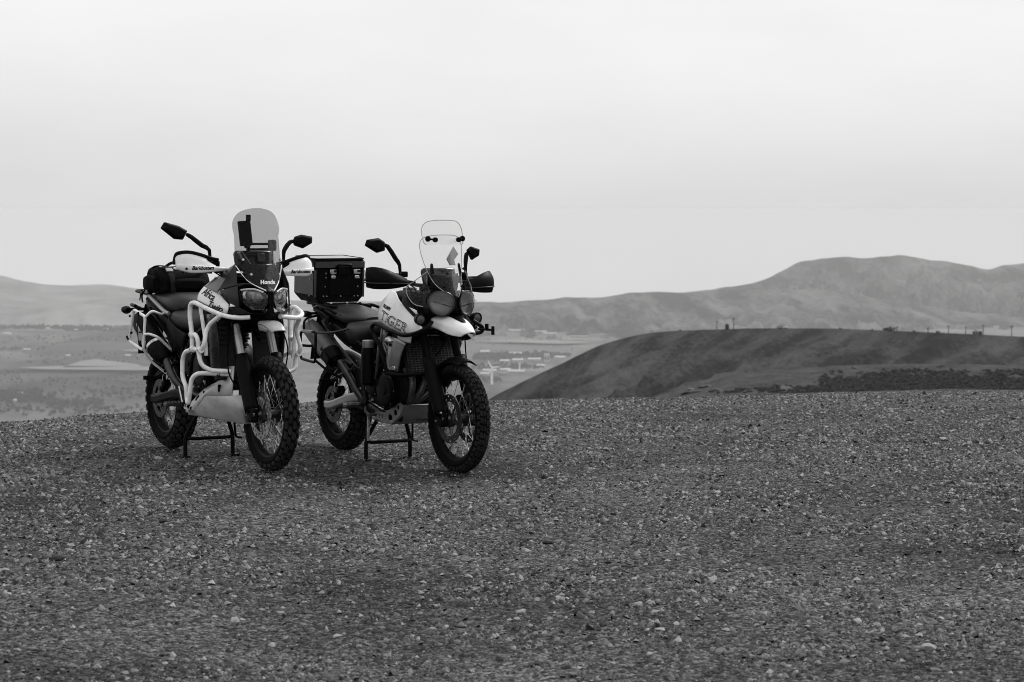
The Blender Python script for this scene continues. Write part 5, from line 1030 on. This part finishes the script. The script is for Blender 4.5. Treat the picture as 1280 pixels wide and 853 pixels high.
# headlamps: two round-ish lenses in a black mask
mb = MB(); mb.box((1.36, 0, 1.06), (.10, .26, .16)); mb.box((1.47, 0, 1.06), (.10, .05, .12)); P('lamp_mask', mb, 'black_plastic', B, bevel=.02)
for s in (-1, 1):
    o_ = [(1.447, s*.170, 1.085), (1.468, s*.144, 1.128), (1.495, s*.095, 1.142), (1.518, s*.045, 1.125), (1.53, s*.020, 1.08), (1.525, s*.026, 1.03), (1.507, s*.065, .992), (1.486, s*.115, .99), (1.460, s*.154, 1.025)]
    o_ = catmull(o_, 27, True); c = sum(o_, Vector())/len(o_)
    mb = MB(); fr = mb.ring([p+Vector((-.008, 0, 0)) for p in o_]); md_ = mb.ring([c+(p-c)*1.05+Vector((-.012, 0, 0)) for p in o_]); bk_ = mb.ring([c+(p-c)*.75+Vector((-.085, -s*.01, 0)) for p in o_]); mb.bridge(fr, md_); mb.bridge(md_, bk_); mb.face(bk_); hl = P('headlamp', mb, 'black_plastic', B)
    mb = MB(); rings = [mb.ring([c+(p-c)*k+Vector((dx, s*dx*.35, 0)) for p in o_]) for k, dx in ((1., .0), (.85, .014), (.6, .024), (.3, .030), (.02, .032))]
    for a, b_ in zip(rings, rings[1:]): mb.bridge(a, b_)
    mb.face(rings[-1]); P('lens', mb, 'tinted_lens', hl, ang=80)
    mb = MB(); rings = [mb.ring([c+(p-c)*k+Vector((dx, 0, 0)) for p in o_]) for k, dx in ((.96, -.006), (.8, -.03), (.5, -.055), (.05, -.06))]
    for a, b_ in zip(rings, rings[1:]): mb.bridge(a, b_)
    mb.face(rings[-1]); P('reflector', mb, 'lamp_reflector', hl, ang=80)
    mb = MB(); mb.tube(catmull([c+Vector((.004, s*.066, .016)), c+Vector((.031, s*.02, .0)), c+Vector((.016, -s*.055, -.022))], 8), .0032, 6); P('lens_rib', mb, 'can_metal', hl)
    mb = MB(); mb.tube([c+(p-c)*.985+Vector((.003, 0, 0)) for p in o_], .0035, 6, closed=True); P('lamp_rim', mb, 'dark_steel', hl)
    # spot lamps on the crash bar
    q = Vector((1.42, s*.205, .965)); mb = MB(); mb.lathe(q, (.95, s*.12, -.05), [(.018, -.05), (.030, -.035), (.036, -.01), (.036, .012), (.031, .014), (.029, .004), (.001, .002)], 20); sl_ = P('spot_lamp', mb, 'black_metal', B)
    mb = MB(); mb.lathe(q, (.95, s*.12, -.05), [(.029, .004), (.026, .010), (.012, .014), (.001, .015)], 18); P('spot_lens', mb, 'can_metal', sl_)
    mb = MB(); mb.rod([q+Vector((-.02, 0, -.03)), q+Vector((-.03, 0, -.075)), (1.44, s*.20, .91)], .008, .02, 6); P('spot_bracket', mb, 'black_metal', sl_)
    # front indicator on a stalk
    mb = MB(); mb.body([(1.33, .022, .90, .945, 2.6, s*.235), (1.37, .030, .895, .95, 2.2, s*.24), (1.40, .016, .905, .94, 2.2, s*.24)], 14, m=6); mb.cyl((1.35, s*.13, .93), (1.35, s*.22, .925), .009, seg=8); (P('front_indicator', mb, 'tinted_lens', B) if s > 0 else None)
mb = MB(); mb.rod([(1.50, .17, .90), (1.52, .215, .895), (1.55, .235, .895)], .008, .02, 6); mb.box((1.555, .245, .89), (.012, .02, .055)); mb.box((1.53, .215, .915), (.03, .012, .035)); P('camera_mount', mb, 'black_metal', B, bevel=.003)
# windscreen, clear, with a deflector clamped on top, and side deflectors
SR = [(1.105, 1.512, .020, .0), (1.14, 1.495, .060, .03), (1.19, 1.465, .100, .05), (1.26, 1.43, .122, .06), (1.34, 1.405, .142, .065), (1.41, 1.387, .152, .065), (1.45, 1.378, .146, .06), (1.475, 1.372, .125, .045), (1.488, 1.369, .085, .02), (1.492, 1.368, .03, .003)]
ws = P('windscreen', screen_sheet(SR, 17, 40), 'clear_screen', B, solid=.004)
P('screen_edge', edge_tube(SR, .0026, m=40), 'screen_edge', ws)
SD = [(1.432, 1.415, .128, .05), (1.445, 1.412, .143, .055), (1.50, 1.395, .148, .055), (1.54, 1.382, .142, .05), (1.568, 1.372, .120, .036), (1.58, 1.367, .09, .02), (1.585, 1.365, .04, .004)]
wd_ = P('screen_deflector', screen_sheet(SD, 17, 26), 'clear_screen', B, solid=.004)
P('deflector_edge', edge_tube(SD, .0028, m=26), 'screen_edge', wd_)
for s in (-1, 1):
    mb = MB(); mb.cyl((1.395, s*.085, 1.462), (1.41, s*.085, 1.462), .016, seg=14); mb.cyl((1.375, s*.125, 1.468), (1.385, s*.125, 1.468), .018, seg=14); mb.cyl((1.40, s*.085, 1.462), (1.38, s*.125, 1.468), .006, seg=8); P('screen_clamp', mb, 'black_plastic', wd_)
    mb = MB(); mb.sheet([[(1.395, s*.135, 1.265), (1.33, s*.20, 1.20), (1.30, s*.235, 1.165)], [(1.42, s*.150, 1.19), (1.36, s*.205, 1.13), (1.315, s*.235, 1.11)], [(1.45, s*.14, 1.10), (1.41, s*.185, 1.065), (1.36, s*.215, 1.06)], [(1.455, s*.155, 1.035), (1.44, s*.17, 1.04), (1.42, s*.185, 1.045)]], 12, 14); sdf = P('side_deflector', mb, 'clear_screen', B, solid=.004)
    mb = MB(); mb.tube(catmull([(1.395, s*.135, 1.265), (1.33, s*.20, 1.20), (1.30, s*.235, 1.165), (1.315, s*.235, 1.11), (1.36, s*.215, 1.06), (1.42, s*.185, 1.045)], 20), .003, 5); P('deflector_edge', mb, 'screen_edge', sdf)
    mb = MB(); mb.tube(catmull([(1.40, s*.11, 1.14), (1.385, s*.105, 1.24), (1.375, s*.10, 1.30), (1.385, s*.098, 1.305), (1.40, s*.10, 1.25)], 14), .006, 6); P('screen_mount', mb, 'black_plastic', B)
    bolts(ws, [(1.478, s*.062, 1.17), (1.41, s*.115, 1.28)], (.9, 0, .4), .008, 'black_metal')
mb = MB(); mb.sheet([[(1.335, -.115, 1.25), (1.395, 0, 1.235), (1.335, .115, 1.25)], [(1.37, -.095, 1.17), (1.425, 0, 1.17), (1.37, .095, 1.17)], [(1.41, -.045, 1.115), (1.455, 0, 1.105), (1.41, .045, 1.115)]], 13, 9); P('screen_cowl', mb, 'black_plastic', B, solid=.008)
mb = MB(); mb.box((1.30, 0, 1.225), (.05, .24, .12), Matrix.Rotation(-.4, 3, 'Y')); P('instrument_panel', mb, 'gloss_black', B, bevel=.018)
mb = MB(); mb.prism([(1.36, .02, 1.34), (1.36, .07, 1.42), (1.36, .105, 1.37), (1.36, .075, 1.335), (1.36, .085, 1.30), (1.36, .045, 1.30)], (.012, 0, 0)); P('satnav_bracket', mb, 'grey_paint', B, bevel=.003)
# handlebar, handguards, mirrors
b = bar_set(B, 1.175, 1.17, 1.15, 1.205, .405)
for s in (-1, 1):
    dz = 0 if s < 0 else -.035
    mb = MB(); mb.rod([(1.11, s*.43, 1.21), (1.19, s*.45, 1.21+dz), (1.24, s*.41, 1.21+dz), (1.25, s*.28, 1.21+dz*.5), (1.22, s*.13, 1.19)], .009, .05, 8); hgd = P('handguard', mb, 'black_metal', B)
    mb = MB(); mb.sheet([[(1.18, s*.455, 1.165+dz), (1.235, s*.425, 1.155+dz), (1.265, s*.34, 1.155+dz), (1.262, s*.25, 1.165+dz), (1.245, s*.19, 1.175+dz)], [(1.185, s*.462, 1.205+dz), (1.25, s*.43, 1.205+dz), (1.282, s*.34, 1.20+dz), (1.275, s*.25, 1.195+dz), (1.25, s*.19, 1.19+dz)], [(1.18, s*.462, 1.25+dz), (1.24, s*.43, 1.25+dz), (1.27, s*.35, 1.245+dz), (1.265, s*.27, 1.225+dz), (1.248, s*.20, 1.205+dz)], [(1.17, s*.450, 1.285+dz), (1.21, s*.42, 1.29+dz), (1.24, s*.36, 1.278+dz), (1.25, s*.28, 1.245+dz), (1.243, s*.205, 1.215+dz)]], 16, 14); P('guard_shell', mb, 'black_plastic', hgd, solid=.008)
    mb = MB(); mb.tube(catmull([(1.17, s*.478, 1.195+dz), (1.254, s*.432, 1.192+dz), (1.286, s*.34, 1.19+dz), (1.277, s*.25, 1.188+dz), (1.252, s*.19, 1.184+dz)], 16), .004, 6); P('guard_trim', mb, 'dark_steel', hgd)
mirror(B, [(1.13, -.442, 1.425), (1.13, -.428, 1.462), (1.13, -.345, 1.473), (1.13, -.302, 1.448), (1.13, -.302, 1.392), (1.13, -.358, 1.378)], [(1.13, -.305, 1.422), (1.135, -.28, 1.42), (1.15, -.23, 1.34), (1.155, -.205, 1.30), (1.155, -.20, 1.22)])
mirror(B, [(1.13, .30, 1.39), (1.13, .33, 1.415), (1.13, .395, 1.395), (1.13, .39, 1.355), (1.13, .335, 1.325)], [(1.13, .315, 1.37), (1.135, .30, 1.365), (1.15, .285, 1.33), (1.155, .28, 1.29), (1.155, .28, 1.22)], s=1)
cables(B, [[(1.18, -.24, 1.205), (1.30, -.17, 1.15), (1.31, -.15, .95), (1.35, -.145, .75), (1.42, -.14, .50)], [(1.18, .24, 1.205), (1.31, .19, 1.12), (1.35, .16, .85), (1.42, .145, .55)], [(1.33, .0, .86), (1.26, .06, .80), (1.24, -.02, .70), (1.2, -.10, .66)], [(1.2, -.2, 1.2), (1.22, -.15, 1.12), (1.1, -.12, 1.08)]])
# seats and tail
mb = MB(); mb.body([(.25, .10, .78, .88, 2.6), (.32, .155, .745, .925, 2.8), (.45, .165, .735, .925, 2.8), (.60, .15, .78, .925, 2.8), (.74, .11, .84, .94, 2.6), (.80, .08, .88, .95, 2.4)], 28, m=24); P('rider_seat', mb, 'seat_vinyl', B)
mb = MB(); mb.body([(-.06, .12, .955, 1.0, 2.8), (.0, .145, .935, 1.01, 3), (.14, .15, .90, 1.0, 3), (.28, .15, .875, .975, 3), (.40, .12, .89, .955, 3), (.47, .08, .905, .94, 2.6)], 28, m=22); P('passenger_seat', mb, 'seat_vinyl', B)
mb = MB(); mb.body([(-.28, .05, .955, .985, 3), (-.16, .10, .90, .98, 3), (.02, .125, .82, .94, 3), (.25, .135, .72, .88, 3), (.50, .12, .66, .84, 3), (.66, .12, .62, .82, 3)], 22, m=18); P('tail_cowl', mb, 'black_plastic', B)
for s in (-1, 1):
    mb = MB(); mb.sheet([[(-.24, s*.12, 1.005), (-.08, s*.15, .985), (.10, s*.16, .93)], [(-.22, s*.125, .985), (-.08, s*.155, .955), (.10, s*.165, .90)], [(-.15, s*.11, .96), (-.06, s*.145, .925), (.08, s*.155, .875)]], 10, 5); P('tail_panel', mb, 'black_plastic', B, solid=.006)
    mb = MB(); mb.rod([(-.15, s*.15, .985), (.02, s*.20, 1.005), (.16, s*.20, .985), (.20, s*.165, .955)], .011, .05, 8); P('grab_rail', mb, 'black_metal', B)
    bolts(B, [(.02, s*.158, .905), (.10, s*.16, .885), (.13, s*.155, .81), (.22, s*.16, .72), (.26, s*.16, .70)], (0, s, 0), .011, 'dark_steel')
    mb = MB(); mb.body([(-.20, .012, .93, .96, 2.4, s*.21), (-.16, .028, .92, .965, 2.2, s*.215), (-.10, .022, .925, .96, 2.2, s*.215)], 14, m=7); mb.cyl((-.15, s*.08, .945), (-.15, s*.20, .945), .009, seg=8); P('rear_indicator', mb, 'black_plastic', B)
mb = MB(); mb.sheet([[(-.22, -.08, .95), (-.30, -.08, .80), (-.36, -.075, .62)], [(-.24, 0, .96), (-.32, 0, .81), (-.38, 0, .62)], [(-.22, .08, .95), (-.30, .08, .80), (-.36, .075, .62)]], 10, 7); P('rear_fender', mb, 'black_plastic', B, solid=.006)
mb = MB(); mb.body([(-.33, .04, .945, .975, 3), (-.27, .06, .935, .985, 3)], 16); P('tail_light', mb, 'tinted_lens', B)
# exhaust silencer
mb = MB(); mb.tube(catmull([(.90, -.05, .30), (.72, -.10, .32), (.54, -.16, .42), (.42, -.19, .56), (.32, -.20, .64)], 16), .024, 14); P('exhaust_pipe', mb, 'dark_steel', B)
ax0, ax1 = Vector((.30, -.205, .63)), Vector((-.06, -.235, .87))
mb = MB(); mb.tube([ax0.lerp(ax1, t) for t in (0, .05, .22, .26)], [.03, .056, .068, .068], 22, flat=1.1); ex = P('silencer', mb, 'black_metal', B)
mb = MB(); mb.tube([ax0.lerp(ax1, t) for t in (.26, .30, .9, .97, 1.0)], [.069, .064, .058, .052, .044], 22, flat=1.1); P('silencer_can', mb, 'can_metal', ex)
mb = MB(); d_ = (ax1-ax0).normalized(); mb.lathe(ax1, d_, [(.046, -.01), (.05, 0), (.048, .012), (.036, .012), (.034, -.01)], 20); P('silencer_tip', mb, 'steel', ex)
mb = MB(); q = ax0.lerp(ax1, .15)+Vector((0, -.07, .01)); mb.box(q, (.14, .006, .06), Matrix.Rotation(.6, 3, 'Y')); P('heat_shield', mb, 'black_metal', ex, bevel=.003)
# luggage frames
for s in (-1, 1):
    mb = MB(); mb.rod([(.0, s*.33, .83), (.235, s*.335, .84), (.225, s*.335, .635), (.0, s*.33, .65)], .0095, .03, 8, closed=True); lf = P('luggage_frame', mb, 'black_metal', B)
    mb = MB(); mb.rod([(-.12, s*.14, .93), (-.03, s*.26, .925), (.05, s*.33, .90), (.06, s*.335, .84)], .0085, .05, 8); P('frame_stay', mb, 'black_metal', lf)
    mb = MB(); mb.rod([(.235, s*.33, .835), (.30, s*.25, .835), (.36, s*.16, .86)], .0075, .04, 8); P('frame_stay', mb, 'dark_steel', lf)
    mb = MB(); mb.rod([(.225, s*.335, .65), (.28, s*.27, .58), (.32, s*.19, .53)], .0085, .04, 8); P('frame_stay', mb, 'black_metal', lf)
    mb = MB(); mb.box((.12, s*.337, .838), (.13, .014, .022)); P('frame_bracket', mb, 'grey_paint', lf, bevel=.004)
    mb = MB(); mb.rod([(.0, s*.33, .74), (.06, s*.28, .735), (.14, s*.26, .76)], .009, .03, 8); P('frame_hook', mb, 'black_metal', lf)
# rack under the box
mb = MB(); mb.rod([(.14, -.13, 1.0), (-.30, -.14, 1.015), (-.36, 0, 1.018), (-.30, .14, 1.015), (.14, .13, 1.0)], .010, .05, 8)
for x in (-.26, -.14, -.02): mb.cyl((x, -.14, 1.012), (x, .14, 1.012), .009, seg=8)
rk = P('tail_rack', mb, 'black_metal', B)
mb = MB(); mb.box((-.16, 0, 1.018), (.28, .24, .010)); P('rack_plate', mb, 'steel', rk, bevel=.003)
bolts(rk, [(.0, -.1, 1.02), (.0, .02, 1.02), (-.0, .1, 1.02)], (0, 0, 1), .010)
for s in (-1, 1): mb = MB(); mb.rod([(.10, s*.15, .985), (-.05, s*.14, 1.0), (-.15, s*.14, 1.015)], .009, .03, 7); P('rack_stay', mb, 'black_metal', rk)
# footpegs, pedal, reservoir
for s in (-1, 1):
    mb = MB(); mb.box((.56, s*.235, .365), (.055, .115, .02)); fp = P('footpeg', mb, 'dark_steel', B, bevel=.004)
    for k in range(6): mb = MB(); mb.box((.56, s*(.185+k*.02), .38), (.052, .006, .014)); P('peg_tooth', mb, 'steel', fp)
    mb = MB(); mb.rod([(.60, s*.15, .38), (.64, s*.18, .33), (.76, s*.20, .315)], .009, .03, 7); mb.box((.78, s*.21, .32), (.05, .05, .014)); P('foot_pedal', mb, 'dark_steel', B)
    mb = MB(); mb.prism([(.44, s*.15, .62), (.56, s*.15, .60), (.64, s*.16, .40), (.60, s*.16, .33), (.52, s*.16, .34)], (0, .022, 0)); P('peg_bracket', mb, 'black_metal', B, bevel=.008)
mb = MB(); mb.lathe((.73, -.205, .755), (0, 0, 1), [(.036, 0), (.038, .004), (.038, .045), (.034, .05), (.001, .052)], 22); rv = P('reservoir_cap', mb, 'aluminium', B)
mb = MB(); mb.lathe((.73, -.205, .51), (0, 0, 1), [(.03, 0), (.046, .02), (.046, .22), (.038, .246)], 22); P('reservoir_body', mb, 'black_plastic', rv)
caliper(B, (.09, -.085, .42), -1, .9, .8)
# black crash bars
for s in (-1, 1):
    mb = MB(); mb.rod([(1.07, s*.19, .60), (1.06, s*.25, .62), (1.045, s*.262, .70), (.99, s*.265, .80), (.90, s*.262, .86), (.885, s*.262, .905), (.94, s*.262, .925), (1.12, s*.268, .89), (1.30, s*.262, .86), (1.42, s*.245, .875), (1.50, s*.205, .91), (1.47, s*.15, .95)], .0135, .05, 10, n=6); cb = P('crash_bar', mb, 'black_metal', B)
    mb = MB(); mb.rod([(1.06, s*.25, .61), (1.18, s*.225, .60), (1.30, s*.13, .615), (1.33, 0, .62)], .0125, .05, 10); P('crash_bar_lower', mb, 'black_metal', cb)
    mb = MB(); mb.rod([(1.0, s*.20, .75), (.94, s*.215, .82), (.96, s*.21, .88)], .006, .04, 7); mb2 = MB(); mb2.rod([(1.02, s*.22, .72), (.965, s*.228, .80), (.99, s*.222, .88)], .0055, .04, 7); P('hose', mb, 'steel', cb); P('hose', mb2, 'steel', cb)
# skid plate with lightening holes
def holed(poly, holes, y, th, n=14):
    """flat plate in the xz plane with round holes cut out"""
    import mathutils.geometry as mg
    loops = [[Vector((x, z, 0)) for x, z in poly]]
    for (x, z, rx, rz_) in holes: loops.append([Vector((x+rx*math.cos(-2*math.pi*k/n), z+rz_*math.sin(-2*math.pi*k/n), 0)) for k in range(n)])
    tri = mg.tessellate_polygon(loops); flat = [p for l in loops for p in l]; mb = MB()
    a = mb.ring([(p.x, y-th/2, p.y) for p in flat]); b_ = mb.ring([(p.x, y+th/2, p.y) for p in flat])
    for t_ in tri: mb.face([a[i] for i in t_]); mb.face([b_[i] for i in t_[::-1]])
    k = 0
    for l in loops:
        m_ = len(l)
        for i in range(m_): j = (i+1) % m_; mb.face((a[k+i], a[k+j], b_[k+j], b_[k+i]))
        k += m_
    return mb
for s in (-1, 1):
    mb = holed([(.69, .285), (.71, .335), (.845, .338), (1.045, .415), (1.095, .395), (1.04, .33), (.93, .268), (.84, .280)], [(.915, .308, .030, .024), (.985, .347, .024, .020), (1.02, .382, .017, .015), (.735, .31, .009, .015), (.77, .311, .009, .015), (.805, .312, .009, .015)], s*.142, .006); P('skid_plate_side', mb, 'brushed_plate', B, smooth=False)
    mb = holed([(.70, .29), (1.03, .29), (1.05, .40), (.85, .335)], [], s*.12, .004); P('skid_liner', mb, 'black_plastic', B)
mb = MB(); mb.facets([(1.095, -.142, .397), (1.04, -.142, .33), (.93, -.142, .268), (.72, -.142, .272), (1.095, .142, .397), (1.04, .142, .33), (.93, .142, .268), (.72, .142, .272)], [(0, 4, 5, 1), (1, 5, 6, 2), (2, 6, 7, 3)]); P('skid_plate', mb, 'brushed_plate', B, solid=.006, bevel=.004)
mb = MB(); mb.tube([(1.096, -.142, .40), (1.096, .142, .40)], .006, 8); P('skid_plate_lip', mb, 'steel', B)
lettering('lettering', 'TIGER', 'letter_black', B, (.985, .0, .283), (0, 1, 0), (.55, 0, .62), .03, .2, 0, None, 1., width=.09)
mb = MB(); mb.prism([(.66, -.172, .30), (.675, -.172, .30), (.67, -.172, .14), (.655, -.172, .14)], (0, .012, 0)); P('stand_spring_plate', mb, 'steel', B)
stand(B, .62, .165, .29)

# ------------------------------------------------------------------ the aluminium top box (lifts off the rack)
X = empty('top_box', (0, 0, 0)); X.location = B.matrix_basis @ Vector((-.205, -.012, 1.022)); X.rotation_euler = (0, R(3.0), R(-58.5))
tag(X, 'black hard top box with two bright latches mounted on the motorcycle rack', 'top box')
L, Wd, Ht = .150, .190, .300
mb = MB(); pr = [(-Wd+.05, 0), (Wd-.05, 0), (Wd, .05), (Wd, Ht*.80), (-Wd, Ht*.80), (-Wd, .05)]
a = mb.ring([(-L, y, z) for y, z in pr]); b_ = mb.ring([(L, y, z) for y, z in pr]); mb.face(a[::-1]); mb.face(b_); mb.bridge(a, b_); P('box_shell', mb, 'box_black', X, bevel=.006)
mb = MB(); a = mb.ring([(-L-.006, y*1.02, z) for y, z in ((-Wd, Ht*.79), (Wd, Ht*.79), (Wd, Ht*.95), (Wd-.02, Ht), (-Wd+.02, Ht), (-Wd, Ht*.95))]); b_ = mb.ring([(L+.006, y*1.02, z) for y, z in ((-Wd, Ht*.79), (Wd, Ht*.79), (Wd, Ht*.95), (Wd-.02, Ht), (-Wd+.02, Ht), (-Wd, Ht*.95))]); mb.face(a[::-1]); mb.face(b_); mb.bridge(a, b_); ld = P('box_lid', mb, 'box_black', X, bevel=.006)
mb = MB(); mb.box((0, 0, Ht+.002), (L*1.9, Wd*1.88, .006)); P('lid_plate', mb, 'aluminium', ld, bevel=.002)
mb = MB(); mb.box((L+.0075, 0, Ht*.88), (.005, Wd*1.96, Ht*.14)); P('lid_front', mb, 'box_grey', ld, bevel=.001)
mb = MB(); mb.rod([(-L-.004, -Wd*.98, Ht+.003), (L+.004, -Wd*.98, Ht+.003), (L+.004, Wd*.98, Ht+.003), (-L-.004, Wd*.98, Ht+.003)], .006, .02, 6, closed=True); P('lid_rim', mb, 'box_black', ld)
mb = MB(); mb.box((0, -Wd*1.02-.004, Ht*.89), (.15, .012, .026)); P('side_bumper', mb, 'aluminium', ld, bevel=.004)
for s in (-1, 1):
    mb = MB(); mb.box((0, s*(Wd+.003), .146), (L*1.9, .004, .18)); P('side_panel', mb, 'box_grey', X, bevel=.001)
    mb = MB(); mb.box((L+.004, s*(Wd-.006), Ht*.45), (.008, .014, Ht*.62)); P('corner_trim', mb, 'box_grey', X, bevel=.002)
    y = -.055 if s < 0 else .125
    mb = MB(); mb.box((L+.012, y, Ht*.72), (.018, .050, .032)); lt = P('latch', mb, 'steel', X, bevel=.004)
    mb = MB(); mb.box((L+.018, y, Ht*.60), (.014, .034, .026)); P('latch_base', mb, 'steel', lt, bevel=.006)
    mb = MB(); mb.box((L+.022, y+.012, Ht*.735), (.006, .016, .016)); P('latch_lock', mb, 'letter_black', lt)
bolts(X, [(L+.002, y, z) for y, z in ((-.105, .235-.03), (-.105, .175), (-.11, .115), (-.12, .05), (-.095, .05), (.01, .05), (.115, .05), (.142, .05), (.14, .115), (.15, .175), (.155, .205))], (1, 0, 0), .0055, 'steel', 'rivet')
bolts(X, [(x, -Wd-.004, z) for x, z in ((-.06, .065), (.09, .05), (.10, .165), (.105, .20))], (0, -1, 0), .0055, 'steel', 'rivet')
mb = MB(); mb.rod([(L+.004, -.03, Ht*.80), (L+.035, -.02, Ht*.88), (L+.035, .075, Ht*.88), (L+.004, .085, Ht*.80)], .009, .02, 8); P('carry_handle', mb, 'box_black', X)
mb = MB(); mb.box((L+.012, .028, Ht*.74), (.02, .09, .055)); P('handle_recess', mb, 'box_black', X, bevel=.004)
mb = MB(); mb.box((L+.004, .02, Ht*.40), (.006, .19, .13)); P('front_panel', mb, 'box_black', X, bevel=.003)
bolts(B, [(.66, -.175, .60), (.70, -.175, .46), (.94, -.20, .62), (1.0, -.195, .47), (.58, -.18, .48), (.62, -.18, .70), (.80, -.19, .66), (.50, -.165, .66), (.90, -.185, .74), (.86, -.19, .80), (.40, -.16, .74), (.78, -.2, .42)], (0, -1, 0), .009, 'steel', 'fitting')
for p_ in ([(.80, -.16, .82), (.86, -.20, .74), (.84, -.20, .62), (.78, -.18, .55)], [(.92, -.17, .86), (.96, -.21, .78), (.93, -.20, .68), (.96, -.18, .58)], [(.66, -.16, .80), (.64, -.18, .68), (.66, -.19, .58)], [(.86, -.17, .88), (.90, -.20, .82), (.885, -.20, .74)]): mb = MB(); mb.tube(catmull(p_, 12), .010, 8); P('hose', mb, 'can_metal', B)
